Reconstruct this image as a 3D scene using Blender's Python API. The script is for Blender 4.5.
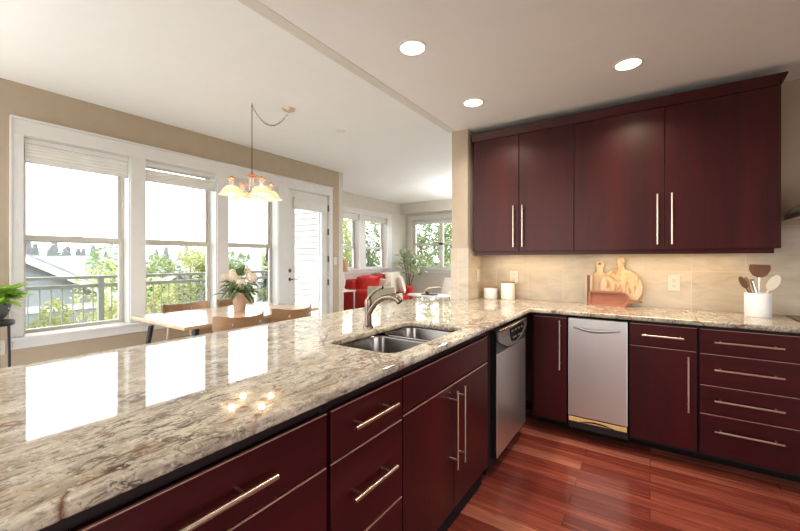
import bpy, bmesh, math, random
from mathutils import Vector, Matrix
for o in list(bpy.data.objects): bpy.data.objects.remove(o)
SC = bpy.context.scene
COL = SC.collection
PI = math.pi
# ------------------------------------------------------------------ camera
cam_d = bpy.data.cameras.new('camera'); cam = bpy.data.objects.new('camera', cam_d); COL.objects.link(cam)
cam.location = (0, 0, 1.28); cam.rotation_euler = (PI/2, 0, math.atan(250/369.))
cam_d.sensor_width = 36; cam_d.lens = 36*369/800.; cam_d.shift_y = -6.5/800.; cam_d.clip_start = .05; cam_d.clip_end = 1500
SC.camera = cam
# ------------------------------------------------------------------ world, sun, exposure
W = bpy.data.worlds.new('world'); SC.world = W; W.use_nodes = True
nt = W.node_tree; bg = nt.nodes['Background']
tc = nt.nodes.new('ShaderNodeTexCoord'); sx = nt.nodes.new('ShaderNodeSeparateXYZ'); cr = nt.nodes.new('ShaderNodeValToRGB')
nt.links.new(tc.outputs['Generated'], sx.inputs[0]); nt.links.new(sx.outputs['Z'], cr.inputs[0]); nt.links.new(cr.outputs[0], bg.inputs['Color'])
cr.color_ramp.elements[0].position = 0.0; cr.color_ramp.elements[0].color = (.93, .965, 1, 1)
cr.color_ramp.elements[1].position = .8; cr.color_ramp.elements[1].color = (.92, .95, 1, 1)
bg.inputs['Strength'].default_value = 4.2
sd = bpy.data.lights.new('sun', 'SUN'); sun = bpy.data.objects.new('sun', sd); COL.objects.link(sun)
sd.energy = 5; sd.angle = .02; sd.color = (1, .96, .90)
sun.rotation_euler = Vector((-.75, -1, 1.15)).normalized().to_track_quat('Z', 'Y').to_euler()
SC.view_settings.view_transform = 'Standard'; SC.view_settings.look = 'None'; SC.view_settings.gamma = 1
SC.view_settings.use_curve_mapping = False
SC.view_settings.exposure = 0.70
SC.cycles.use_denoising = True
SC.cycles.max_bounces = 10; SC.cycles.diffuse_bounces = 6; SC.cycles.glossy_bounces = 4; SC.cycles.transparent_max_bounces = 16
SC.cycles.sample_clamp_indirect = 8
SC.cycles.use_light_tree = True

# ------------------------------------------------------------------ materials
def nodes(name):
    m = bpy.data.materials.new(name); m.use_nodes = True
    n = m.node_tree; return m, n, n.nodes['Principled BSDF']
def N(n, t, **k):
    x = n.nodes.new(t)
    for a, b in k.items():
        if a.startswith('i_'): x.inputs[a[2:].replace('_', ' ')].default_value = b
        else: setattr(x, a, b)
    return x
def ramp(n, stops, src, interp='LINEAR'):
    r = n.nodes.new('ShaderNodeValToRGB'); e = r.color_ramp.elements; r.color_ramp.interpolation = interp
    while len(e) < len(stops): e.new(.5)
    for q, (p, c) in zip(e, stops):
        q.position = p; q.color = tuple(c)+(1,) if len(c) == 3 else c
    n.links.new(src, r.inputs[0]); return r.outputs[0]
def mixc(n, fac, a, b, mode='MIX'):
    x = n.nodes.new('ShaderNodeMix'); x.data_type = 'RGBA'; x.blend_type = mode
    for s, v in ((0, fac), (6, a), (7, b)):
        if isinstance(v, bpy.types.NodeSocket): n.links.new(v, x.inputs[s])
        else: x.inputs[s].default_value = v if s == 0 else tuple(v)+(1,) if len(v) == 3 else v
    return x.outputs[2]
def coords(n, scale=(1, 1, 1), rot=(0, 0, 0), loc=(0, 0, 0), kind='Object'):
    t = n.nodes.new('ShaderNodeTexCoord'); m = n.nodes.new('ShaderNodeMapping')
    m.inputs['Scale'].default_value = scale; m.inputs['Rotation'].default_value = rot; m.inputs['Location'].default_value = loc
    n.links.new(t.outputs[kind], m.inputs[0]); return m.outputs[0]
def noise(n, vec, scale, detail=4, rough=.55, dist=0):
    x = N(n, 'ShaderNodeTexNoise', i_Scale=scale, i_Detail=detail, i_Roughness=rough, i_Distortion=dist)
    n.links.new(vec, x.inputs['Vector']); return x.outputs['Fac']
def bump(n, b, h, strength, dist=.01):
    x = N(n, 'ShaderNodeBump', i_Strength=strength, i_Distance=dist)
    n.links.new(h, x.inputs['Height']); n.links.new(x.outputs[0], b.inputs['Normal'])
def plain(name, c, rough=.5, metal=0, var=.06, vs=8, coat=0, emit=None, es=0, bmp=0, bs=60, sub=0, spec=.5):
    m, n, b = nodes(name)
    v = coords(n)
    f = noise(n, v, vs)
    d = tuple(x*(1-var) for x in c); l = tuple(min(1, x*(1+var)) for x in c)
    n.links.new(ramp(n, [(.3, d), (.7, l)], f), b.inputs['Base Color'])
    b.inputs['Roughness'].default_value = rough; b.inputs['Metallic'].default_value = metal
    b.inputs['Coat Weight'].default_value = coat; b.inputs['Specular IOR Level'].default_value = spec
    if emit: b.inputs['Emission Color'].default_value = emit+(1,); b.inputs['Emission Strength'].default_value = es
    if bmp: bump(n, b, noise(n, v, bs, 3), bmp, .004)
    return m
def wood(name, c1, c2, rough=.3, scale=(30, 30, 2), coat=0, amt=1.0, rot=(0, 0, 0), c3=None, spec=.5):
    m, n, b = nodes(name); b.inputs['Specular IOR Level'].default_value = spec
    if spec < .4: b.inputs['Specular Tint'].default_value = (1, .80, .70, 1)
    v = coords(n, scale, rot)
    f = noise(n, v, 1.6, 6, .6, .6)
    v2 = coords(n, tuple(s*.12 for s in scale), rot)
    g = noise(n, v2, 2.0, 3, .5)
    col = ramp(n, [(.3, c1), (.7, c2)], f)
    if c3: col = mixc(n, ramp(n, [(.4, (0, 0, 0)), (.7, (1, 1, 1))], g), col, c3)
    n.links.new(col, b.inputs['Base Color'])
    b.inputs['Roughness'].default_value = rough; b.inputs['Coat Weight'].default_value = coat; b.inputs['Coat Roughness'].default_value = .15
    bump(n, b, f, .05*amt, .002)
    return m
def steel(name, c=(.56, .54, .51), rough=.3, scale=(2, 2, 120)):
    m, n, b = nodes(name)
    f = noise(n, coords(n, scale), 3, 3)
    n.links.new(ramp(n, [(.3, tuple(x*.96 for x in c)), (.7, c)], f), b.inputs['Base Color'])
    b.inputs['Metallic'].default_value = 1
    n.links.new(ramp(n, [(.3, (rough*.93,)*3), (.7, (rough*1.07,)*3)], f), b.inputs['Roughness'])
    return m
def glass_mat():
    m = bpy.data.materials.new('window_glass'); m.use_nodes = True; n = m.node_tree; n.nodes.clear()
    o = n.nodes.new('ShaderNodeOutputMaterial'); mx = n.nodes.new('ShaderNodeMixShader'); t = n.nodes.new('ShaderNodeBsdfTransparent'); g = n.nodes.new('ShaderNodeBsdfGlossy')
    t.inputs[0].default_value = (.95, .97, .96, 1); g.inputs['Roughness'].default_value = .01
    l = n.nodes.new('ShaderNodeLayerWeight'); l.inputs[0].default_value = .12
    n.links.new(l.outputs['Fresnel'], mx.inputs[0]); n.links.new(t.outputs[0], mx.inputs[1]); n.links.new(g.outputs[0], mx.inputs[2]); n.links.new(mx.outputs[0], o.inputs[0])
    return m
def leaf_mat(name, c1, c2, tr=.35, rough=.6):
    m = bpy.data.materials.new(name); m.use_nodes = True; n = m.node_tree; n.nodes.clear()
    o = n.nodes.new('ShaderNodeOutputMaterial'); mx = n.nodes.new('ShaderNodeMixShader'); mx.inputs[0].default_value = tr
    d = n.nodes.new('ShaderNodeBsdfPrincipled'); d.inputs['Roughness'].default_value = rough; t = n.nodes.new('ShaderNodeBsdfTranslucent')
    col = ramp(n, [(.3, c1), (.7, c2)], noise(n, coords(n), 3.5, 3))
    n.links.new(col, d.inputs['Base Color']); n.links.new(col, t.inputs[0])
    n.links.new(d.outputs[0], mx.inputs[1]); n.links.new(t.outputs[0], mx.inputs[2]); n.links.new(mx.outputs[0], o.inputs[0])
    return m
VEIN_A = [(-0.699, 0.147), (-0.721, 0.167), (-0.764, 0.193), (-0.764, 0.212), (-0.764, 0.236), (-0.775, 0.265)]
VEIN_B = [(-0.773, 0.247), (-0.767, 0.262)]
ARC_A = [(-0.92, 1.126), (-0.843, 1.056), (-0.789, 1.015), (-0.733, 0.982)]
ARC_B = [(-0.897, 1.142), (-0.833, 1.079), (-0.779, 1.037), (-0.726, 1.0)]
def granite():
    m, n, b = nodes('granite')
    big = noise(n, coords(n, (1.6, .7, 1), (0, 0, .35)), 2.4, 5, .6, .8)
    base = ramp(n, [(.30, (.42, .345, .27)), (.45, (.60, .51, .40)), (.62, (.74, .66, .53)), (.8, (.50, .45, .39))], big)
    mid = noise(n, coords(n, (1.4, .75, 2), (0, 0, .5)), 13, 6, .7, .7)
    base = mixc(n, ramp(n, [(.46, (0, 0, 0)), (.64, (.8, .8, .8))], mid), base, (.34, .275, .22))
    gold = noise(n, coords(n, (1.4, .8, 1), (0, 0, .2), (4, 2, 0)), 7, 5, .6, .5)
    base = mixc(n, ramp(n, [(.6, (0, 0, 0)), (.75, (.5, .5, .5))], gold), base, (.52, .33, .16))
    # dark broken streaks
    st = noise(n, coords(n, (2.1, .8, 2), (0, 0, .42), (3, 1, 0)), 24, 6, .68, 1.0)
    zone = noise(n, coords(n, (1.2, .7, 1), (0, 0, .3), (7, 3, 0)), 4.5, 3)
    stm = ramp(n, [(.555, (0, 0, 0)), (.62, (.95, .95, .95))], st)
    znm = ramp(n, [(.38, (.15, .15, .15)), (.56, (1, 1, 1))], zone)
    base = mixc(n, mixc(n, 1.0, stm, znm, 'MULTIPLY'), base, (.075, .058, .05))
    # hair veins: ridges of a warped noise
    def vein(scale, w, rot, loc, colr, strength, sc=(1.3, .6, 1), det=5):
        r = noise(n, coords(n, sc, (0, 0, rot), loc), scale, det, .6, .6)
        a = N(n, 'ShaderNodeMath', operation='SUBTRACT'); n.links.new(r, a.inputs[0]); a.inputs[1].default_value = .5
        c = N(n, 'ShaderNodeMath', operation='ABSOLUTE'); n.links.new(a.outputs[0], c.inputs[0])
        msk = ramp(n, [(0, (strength,)*3), (w, (0, 0, 0))], c.outputs[0])
        brk = ramp(n, [(.42, (0, 0, 0)), (.56, (1, 1, 1))], noise(n, coords(n, (1, 1, 1), (0, 0, 0), loc), 5, 3))
        return mixc(n, 1.0, msk, brk, 'MULTIPLY'), colr
    for a in ((2.6, .014, .5, (2.2, 5.1, 0), (.10, .065, .05), .85), (1.2, .010, .35, (6.3, 2.4, 0), (.20, .075, .04), .9), (6, .02, .6, (9, 9, 0), (.16, .125, .10), .7)):
        k, cc = vein(*a); base = mixc(n, k, base, cc)
    # crackle: broken dark cell edges
    wv = N(n, 'ShaderNodeTexNoise', i_Scale=9, i_Detail=4, i_Roughness=.6); cc_ = coords(n, (1.3, .75, 1.3), (0, 0, .5)); n.links.new(cc_, wv.inputs['Vector'])
    wm = N(n, 'ShaderNodeVectorMath', operation='MULTIPLY_ADD'); n.links.new(wv.outputs['Color'], wm.inputs[0]); wm.inputs[1].default_value = (.16, .16, .16); n.links.new(cc_, wm.inputs[2])
    for vs_, wd, st_, lc in ((7.5, .022, .8, (3, 3, 0)), (19, .03, .6, (8, 1, 0))):
        vo = N(n, 'ShaderNodeTexVoronoi', feature='DISTANCE_TO_EDGE', i_Scale=vs_); n.links.new(wm.outputs[0], vo.inputs['Vector'])
        k1 = ramp(n, [(0, (st_,)*3), (wd, (0, 0, 0))], vo.outputs['Distance']); k2 = ramp(n, [(.47, (0, 0, 0)), (.60, (1, 1, 1))], noise(n, coords(n, (1, 1, 1), (0, 0, 0), lc), 6, 4))
        base = mixc(n, mixc(n, 1.0, k1, k2, 'MULTIPLY'), base, (.11, .08, .06))
    sp = noise(n, coords(n), 150, 2, .5)
    base = mixc(n, ramp(n, [(.62, (0, 0, 0)), (.70, (.6, .6, .6))], sp), base, (.12, .09, .075))
    sp2 = noise(n, coords(n, (1.5, .45, 1), (0, 0, .4), (1, 8, 2)), 50, 4, .6, .4)
    base = mixc(n, ramp(n, [(.56, (0, 0, 0)), (.66, (.7, .7, .7))], sp2), base, (.17, .125, .10))
    # one long rust-brown vein near the sitting end and two pale arcs in front of the sink
    def path_mask(pts, w, wob, ws):
        t_ = n.nodes.new('ShaderNodeTexCoord'); nz = N(n, 'ShaderNodeTexNoise', i_Scale=ws, i_Detail=5, i_Roughness=.65); n.links.new(t_.outputs['Object'], nz.inputs['Vector'])
        of = N(n, 'ShaderNodeVectorMath', operation='MULTIPLY_ADD'); n.links.new(nz.outputs['Color'], of.inputs[0]); of.inputs[1].default_value = (wob, wob, 0); n.links.new(t_.outputs['Object'], of.inputs[2])
        sh = N(n, 'ShaderNodeVectorMath', operation='SUBTRACT'); n.links.new(of.outputs[0], sh.inputs[0]); sh.inputs[1].default_value = (wob*.5, wob*.5, .915)
        fl = N(n, 'ShaderNodeVectorMath', operation='MULTIPLY'); n.links.new(sh.outputs[0], fl.inputs[0]); fl.inputs[1].default_value = (1, 1, .0)
        best = None
        for a, b_ in zip(pts[:-1], pts[1:]):
            A = Vector((a[0], a[1], 0)); D = Vector((b_[0], b_[1], 0))-A
            pa = N(n, 'ShaderNodeVectorMath', operation='SUBTRACT'); n.links.new(fl.outputs[0], pa.inputs[0]); pa.inputs[1].default_value = A
            dt = N(n, 'ShaderNodeVectorMath', operation='DOT_PRODUCT'); n.links.new(pa.outputs[0], dt.inputs[0]); dt.inputs[1].default_value = D/D.length_squared
            cl = N(n, 'ShaderNodeClamp'); n.links.new(dt.outputs['Value'], cl.inputs[0])
            sc = N(n, 'ShaderNodeVectorMath', operation='SCALE'); sc.inputs[0].default_value = D; n.links.new(cl.outputs[0], sc.inputs['Scale'])
            df = N(n, 'ShaderNodeVectorMath', operation='DISTANCE'); n.links.new(pa.outputs[0], df.inputs[0]); n.links.new(sc.outputs[0], df.inputs[1])
            if best is None: best = df.outputs['Value']
            else:
                mn = N(n, 'ShaderNodeMath', operation='MINIMUM'); n.links.new(best, mn.inputs[0]); n.links.new(df.outputs['Value'], mn.inputs[1]); best = mn.outputs[0]
        return ramp(n, [(0, (1, 1, 1)), (w*.5, (.9, .9, .9)), (w, (0, 0, 0))], best)
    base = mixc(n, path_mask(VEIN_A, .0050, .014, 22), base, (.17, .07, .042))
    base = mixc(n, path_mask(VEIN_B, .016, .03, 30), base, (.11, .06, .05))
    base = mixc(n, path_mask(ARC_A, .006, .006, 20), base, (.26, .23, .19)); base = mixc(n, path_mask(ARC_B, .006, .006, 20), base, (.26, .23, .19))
    wh = noise(n, coords(n, (1, 1, 1), (0, 0, 0), (5, 5, 5)), 90, 2, .5)
    base = mixc(n, ramp(n, [(.60, (0, 0, 0)), (.72, (.6, .6, .6))], wh), base, (.82, .77, .68))
    base = mixc(n, 1.0, base, (.86, .87, .84), 'MULTIPLY')
    n.links.new(base, b.inputs['Base Color']); b.inputs['Roughness'].default_value = .035
    b.inputs['Specular IOR Level'].default_value = .6
    return m
def floor_mat():
    m, n, b = nodes('cherry_floor')
    v = coords(n)
    br = N(n, 'ShaderNodeTexBrick', offset=.37, offset_frequency=2, squash=1)
    n.links.new(v, br.inputs['Vector'])
    for k, val in (('Color1', (0, 0, 0, 1)), ('Color2', (1, 1, 1, 1)), ('Mortar', (.5, .5, .5, 1)), ('Scale', 1), ('Mortar Size', .0012), ('Mortar Smooth', .1), ('Bias', 0), ('Brick Width', .95), ('Row Height', .095)):
        br.inputs[k].default_value = val
    # each board gets its own grain offset
    ad = N(n, 'ShaderNodeVectorMath', operation='MULTIPLY_ADD'); n.links.new(br.outputs['Color'], ad.inputs[0]); ad.inputs[1].default_value = (7, 3, 5); n.links.new(v, ad.inputs[2])
    mp = N(n, 'ShaderNodeMapping'); mp.inputs['Scale'].default_value = (1.1, 18, 1); n.links.new(ad.outputs[0], mp.inputs[0])
    g = noise(n, mp.outputs[0], 2.2, 6, .65, .4)
    tone = ramp(n, [(0, (.13, .022, .014)), (.3, (.21, .042, .026)), (.6, (.29, .064, .037)), (1, (.42, .14, .082))], br.outputs['Color'])
    col = mixc(n, ramp(n, [(.35, (.6, .6, .6)), (.6, (0, 0, 0))], g), tone, (.09, .018, .013))
    col = mixc(n, ramp(n, [(.55, (0, 0, 0)), (.8, (.6, .6, .6))], g), col, (.42, .13, .06))
    col = mixc(n, br.outputs['Fac'], col, (.03, .008, .006))
    n.links.new(col, b.inputs['Base Color']); b.inputs['Roughness'].default_value = .2
    bump(n, b, br.outputs['Fac'], .15, -.002)
    return m
def tile_mat():
    m, n, b = nodes('backsplash_tile')
    t = n.nodes.new('ShaderNodeTexCoord'); s = n.nodes.new('ShaderNodeSeparateXYZ'); c = n.nodes.new('ShaderNodeCombineXYZ')
    n.links.new(t.outputs['Object'], s.inputs[0])
    ad = N(n, 'ShaderNodeMath', operation='ADD'); n.links.new(s.outputs[0], ad.inputs[0]); n.links.new(s.outputs[1], ad.inputs[1])
    n.links.new(ad.outputs[0], c.inputs[0]); n.links.new(s.outputs[2], c.inputs[1])
    mp = N(n, 'ShaderNodeMapping'); mp.inputs['Location'].default_value = (-3.36, .335, 0); n.links.new(c.outputs[0], mp.inputs[0])
    br = N(n, 'ShaderNodeTexBrick', offset=0, offset_frequency=2, squash=1); n.links.new(mp.outputs[0], br.inputs['Vector'])
    for k, val in (('Color1', (0, 0, 0, 1)), ('Color2', (1, 1, 1, 1)), ('Mortar', (.5, .5, .5, 1)), ('Scale', 1), ('Mortar Size', .0022), ('Mortar Smooth', .2), ('Bias', 0), ('Brick Width', .29), ('Row Height', .305)):
        br.inputs[k].default_value = val
    f = noise(n, coords(n, (1, 1, 2.5)), 4, 6, .65, .8)
    col = ramp(n, [(.3, (.42, .34, .25)), (.5, (.50, .42, .32)), (.7, (.56, .48, .38))], f)
    col = mixc(n, .10, col, br.outputs['Color'], 'SOFT_LIGHT')
    col = mixc(n, br.outputs['Fac'], col, (.56, .49, .39))
    n.links.new(col, b.inputs['Base Color']); b.inputs['Roughness'].default_value = .42
    bump(n, b, br.outputs['Fac'], .2, -.001)
    return m
def siding_board():
    return plain('siding_paint', (.36, .35, .33), .6)
M = {}
M['granite'] = granite(); M['floor'] = floor_mat(); M['tile'] = tile_mat(); M['glass'] = glass_mat()
M['ceil'] = plain('ceiling_paint', (.80, .795, .79), .9, var=.01, bmp=.25, bs=160)
M['ceil2'] = plain('darker_ceiling_strip', (.66, .63, .58), .9, var=.03, bmp=.4, bs=90)
M['wall'] = plain('tan_wall_paint', (.43, .345, .255), .8, var=.03, bmp=.12, bs=200)
M['wall_lit'] = plain('tan_wall_paint_lit', (.62, .575, .515), .8, var=.03)  # same paint as the tan wall, living-room light put into the colour
M['trim'] = plain('white_trim_paint', (.70, .685, .67), .4, var=.02)
M['sash'] = plain('almond_vinyl', (.58, .54, .47), .45, var=.03)
M['shade'] = plain('cellular_shade_cloth', (.74, .72, .68), .9, var=.04)
M['cab'] = wood('merlot_cabinet_wood_upright', (.017, .0018, .0034), (.037, .0040, .0056), .35, (24, 24, 1.4), spec=.32, c3=(.050, .0045, .0065))
M['cabh'] = wood('merlot_cabinet_wood_level', (.017, .0018, .0034), (.037, .0040, .0056), .35, (1.4, 24, 24), spec=.32, c3=(.050, .0045, .0065))
M['carc'] = plain('dark_cabinet_carcass', (.014, .005, .006), .6, spec=.25)
M['edge'] = plain('pale_pink_edge', (.42, .22, .17), .35, var=.1)
M['kick'] = plain('black_toe_kick', (.010, .006, .006), .8, spec=.15)
M['nickel'] = plain('brushed_nickel', (.64, .53, .41), .30, metal=1, var=.02)
M['steel'] = steel('brushed_stainless', (.74, .715, .68), .36, (140, 140, 1.2))
M['sink'] = steel('sink_stainless', (.24, .22, .20), .22, (3, 90, 90))
M['faucet'] = plain('bronze_nickel_faucet', (.20, .155, .12), .24, metal=1, var=.03)
M['dgray'] = plain('charcoal_plastic', (.045, .044, .046), .3)
M['pod'] = plain('gray_metallic_plastic', (.24, .23, .22), .35, metal=.6)
M['black'] = plain('black_plastic', (.008, .008, .009), .25)
M['blackm'] = plain('black_iron', (.012, .011, .011), .45)
M['chrome'] = plain('chrome', (.8, .78, .75), .12, metal=1)
M['gold'] = wood('gold_strip', (.62, .38, .12), (.75, .5, .2), .3)
M['white'] = plain('white_ceramic', (.80, .77, .72), .3, var=.03, coat=.3)
M['plate'] = plain('ivory_plastic', (.62, .58, .50), .35, var=.01)
M['tabwood'] = wood('pale_oak', (.50, .34, .20), (.66, .47, .29), .22, (3, .4, 3), coat=.45)
M['chair'] = wood('honey_plywood', (.26, .135, .06), (.36, .20, .095), .35, (4, 4, 20))
M['chairlt'] = wood('pale_plywood', (.58, .43, .29), (.70, .54, .38), .4, (4, 4, 20))
M['acacia'] = wood('red_acacia', (.22, .065, .028), (.32, .105, .045), .35, (3, 20, 20))
M['maple'] = wood('pale_maple', (.50, .35, .21), (.62, .46, .30), .4, (14, 14, 1.5))
M['olive'] = wood('mottled_fruitwood', (.50, .32, .16), (.66, .49, .30), .4, (9, 9, 3))
_n = M['olive'].node_tree; _b = _n.nodes['Principled BSDF']; _src = _b.inputs['Base Color'].links[0].from_socket
_p = noise(_n, coords(_n, (1.6, 1, 1), (0, .5, 0), (3, 0, 1)), 9, 3, .55, 1.2)
_n.links.new(mixc(_n, ramp(_n, [(.50, (0, 0, 0)), (.60, (.85, .85, .85))], _p), _src, (.40, .16, .055)), _b.inputs['Base Color'])
M['walnut'] = wood('brown_walnut', (.10, .045, .02), (.17, .08, .035), .35)
M['red'] = plain('red_upholstery', (.52, .018, .012), .8, var=.12, bmp=.2)
M['cream'] = plain('cream_cloth', (.80, .74, .66), .9, bmp=.2)
M['olivecl'] = plain('beige_upholstery', (.50, .45, .34), .85, bmp=.2)
M['pattern'] = plain('mottled_pillow_cloth', (.50, .42, .33), .9, var=.4, vs=30)
M['terra'] = plain('terracotta_clay', (.55, .30, .18), .7)
M['vase'] = plain('pink_beige_ceramic', (.56, .36, .25), .45)
M['peony'] = plain('pale_pink_petals', (.84, .74, .62), .7, var=.12, vs=40)
M['leafd'] = leaf_mat('vase_leaf', (.08, .13, .05), (.20, .27, .12), .25)
M['leafy'] = leaf_mat('bright_houseplant_leaf', (.20, .40, .03), (.42, .62, .10), .35, .35)
M['fig'] = leaf_mat('fig_leaf', (.26, .34, .16), (.46, .52, .32), .3, .3)
M['copper'] = plain('copper_wood_cap', (.55, .17, .05), .3, coat=.4)
M['siding'] = siding_board()
M['rail'] = plain('gray_green_metal_paint', (.20, .21, .19), .5)
M['bounce_carpet'] = plain('pale_bounce_carpet', (.68, .67, .655), .95, bmp=.3)
M['deck'] = plain('deck_boards', (.30, .28, .26), .7)
M['grass'] = plain('grass_ground', (.15, .16, .12), .9, var=.4, vs=1)
M['hill'] = plain('forest_hill', (.085, .10, .085), .95, var=.25, vs=.08)
M['house'] = plain('gray_house_paint', (.22, .23, .24), .8)
M['roofm'] = plain('gray_shingles', (.20, .20, .21), .9, var=.2, vs=5)
M['fascia'] = plain('white_fascia', (.6, .6, .58), .7)
M['bark'] = plain('bark', (.22, .16, .11), .9, var=.3)
M['tree_y'] = leaf_mat('yellow_green_leaves', (.26, .28, .09), (.40, .40, .17), .45)
M['tree_g'] = leaf_mat('mid_green_leaves', (.12, .17, .07), (.22, .27, .12), .4)
M['tree_d'] = leaf_mat('conifer_needles', (.10, .125, .10), (.14, .17, .13), .3)
M['lampglow'] = plain('recessed_lamp_lens', (.9, .88, .82), .4, emit=(1, .90, .74), es=6)
M['warmglow'] = plain('led_strip_lens', (.9, .85, .7), .4, emit=(1, .74, .38), es=2)
M['bulb'] = plain('glowing_bulb_glass', (.9, .85, .7), .4, emit=(1, .84, .62), es=45)
def shade_glass():
    m, n, b = nodes('cream_alabaster_glass')
    n.links.new(ramp(n, [(.35, (.90, .74, .54)), (.65, (.95, .87, .74))], noise(n, coords(n, (1, 1, 2)), 14, 4, .6, 1)), b.inputs['Base Color'])
    b.inputs['Roughness'].default_value = .25
    t = n.nodes.new('ShaderNodeBsdfTranslucent'); t.inputs[0].default_value = (.95, .84, .66, 1)
    mx = n.nodes.new('ShaderNodeMixShader'); mx.inputs[0].default_value = .5
    o = n.nodes['Material Output']
    n.links.new(b.outputs[0], mx.inputs[1]); n.links.new(t.outputs[0], mx.inputs[2]); n.links.new(mx.outputs[0], o.inputs[0])
    return m
M['alabaster'] = shade_glass()
M['marble'] = plain('white_marble', (.80, .78, .74), .3, var=.08, vs=12)
M['silicone'] = plain('cream_silicone', (.80, .72, .58), .5)
M['concrete'] = plain('dark_gray_pot', (.085, .08, .08), .6)

# ------------------------------------------------------------------ mesh helpers
def box(bm, x0, x1, y0, y1, z0, z1, mat=None):
    r = bmesh.ops.create_cube(bm, size=1)
    for v in r['verts']:
        v.co = Vector(((x0+x1)/2+v.co.x*(x1-x0), (y0+y1)/2+v.co.y*(y1-y0), (z0+z1)/2+v.co.z*(z1-z0)))
        if mat: v.co = mat @ v.co
    return bm
def ring_between(bm, a, b):
    n = len(a)
    for i in range(n): bm.faces.new((a[i], a[(i+1) % n], b[(i+1) % n], b[i]))
def lathe(bm, prof, c=(0, 0, 0), seg=24, mat=None):
    prev = None
    for r, z in prof:
        if r < 1e-6:
            p = Vector(c)+Vector((0, 0, z)); p = mat @ p if mat else p
            cur = [bm.verts.new(p)]
        else:
            cur = []
            for i in range(seg):
                a = 2*PI*i/seg; p = Vector(c)+Vector((r*math.cos(a), r*math.sin(a), z)); p = mat @ p if mat else p
                cur.append(bm.verts.new(p))
        if prev:
            if len(prev) == 1 and len(cur) > 1:
                for i in range(seg): bm.faces.new((prev[0], cur[(i+1) % seg], cur[i]))
            elif len(cur) == 1 and len(prev) > 1:
                for i in range(seg): bm.faces.new((prev[i], prev[(i+1) % seg], cur[0]))
            elif len(cur) > 1: ring_between(bm, prev, cur)
        prev = cur
    return bm
def tube(bm, pts, r, seg=10, caps=True, flat=1.0):
    pts = [Vector(p) for p in pts]; rs = r if isinstance(r, (list, tuple)) else [r]*len(pts)
    rings = []; up = None
    for i, p in enumerate(pts):
        t = (pts[min(i+1, len(pts)-1)]-pts[max(i-1, 0)]).normalized()
        if up is None:
            up = Vector((0, 0, 1)) if abs(t.z) < .9 else Vector((1, 0, 0))
        a = t.cross(up).normalized(); b = a.cross(t).normalized(); up = b
        rings.append([bm.verts.new(p+(a*math.cos(2*PI*k/seg)+b*math.sin(2*PI*k/seg)*flat)*rs[i]) for k in range(seg)])
    for i in range(len(rings)-1): ring_between(bm, rings[i], rings[i+1])
    if caps:
        bm.faces.new(rings[0][::-1]); bm.faces.new(rings[-1])
    return bm
def prism(bm, poly, axis, a0, a1):
    """poly of 2d points extruded along axis 'x','y' or 'z'"""
    def P(p, a): return {'x': (a, p[0], p[1]), 'y': (p[0], a, p[1]), 'z': (p[0], p[1], a)}[axis]
    A = [bm.verts.new(P(p, a0)) for p in poly]; B = [bm.verts.new(P(p, a1)) for p in poly]
    ring_between(bm, A, B); bm.faces.new(A[::-1]); bm.faces.new(B)
    return bm
def smooth_path(pts, n=6):
    pts = [Vector(p) for p in pts]; out = []
    for i in range(len(pts)-1):
        p0 = pts[max(i-1, 0)]; p1 = pts[i]; p2 = pts[i+1]; p3 = pts[min(i+2, len(pts)-1)]
        for k in range(n):
            t = k/n
            out.append(.5*((2*p1)+(-p0+p2)*t+(2*p0-5*p1+4*p2-p3)*t*t+(-p0+3*p1-3*p2+p3)*t**3))
    out.append(pts[-1]); return out
def B(): return bmesh.new()
def obj(name, bm, mat, parent=None, bevel=0, smooth=False, sub=0):
    bmesh.ops.recalc_face_normals(bm, faces=bm.faces)
    me = bpy.data.meshes.new(name); bm.to_mesh(me); bm.free()
    me.materials.append(M[mat] if isinstance(mat, str) else mat)
    o = bpy.data.objects.new(name, me); COL.objects.link(o)
    if parent: o.parent = parent
    if smooth:
        for p in me.polygons: p.use_smooth = True
        try: me.set_sharp_from_angle(angle=math.radians(40))
        except Exception: pass
    if bevel:
        b = o.modifiers.new('bevel', 'BEVEL'); b.width = bevel; b.segments = 2; b.limit_method = 'ANGLE'
    if sub:
        s = o.modifiers.new('sub', 'SUBSURF'); s.levels = sub; s.render_levels = sub
    return o
def tag(o, label, cat, group=None, kind=None):
    o['label'] = label; o['category'] = cat
    if group: o['group'] = group
    if kind: o['kind'] = kind
    return o
def thing(name, label, cat, loc=(0, 0, 0), rz=0, group=None):
    o = bpy.data.objects.new(name, None); COL.objects.link(o); o.empty_display_size = .1
    o.location = loc; o.rotation_euler = (0, 0, rz)
    return tag(o, label, cat, group)
def struct(name, bm, mat, parent=None, bevel=0):
    o = obj(name, bm, mat, parent, bevel); 
    if not parent: o['kind'] = 'structure'
    return o
def copy_tree(o, parent=None):
    c = o.copy(); COL.objects.link(c)
    if parent: c.parent = parent
    for ch in list(o.children): copy_tree(ch, c)
    return c
def place(o, loc, rz=None, label=None):
    o.location = loc
    if rz is not None: o.rotation_euler = (0, 0, rz)
    if label: o['label'] = label
    return o
def sbox(name, *a, mat='wall', parent=None, bevel=0):
    return struct(name, box(B(), *a), mat, parent, bevel)

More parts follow.
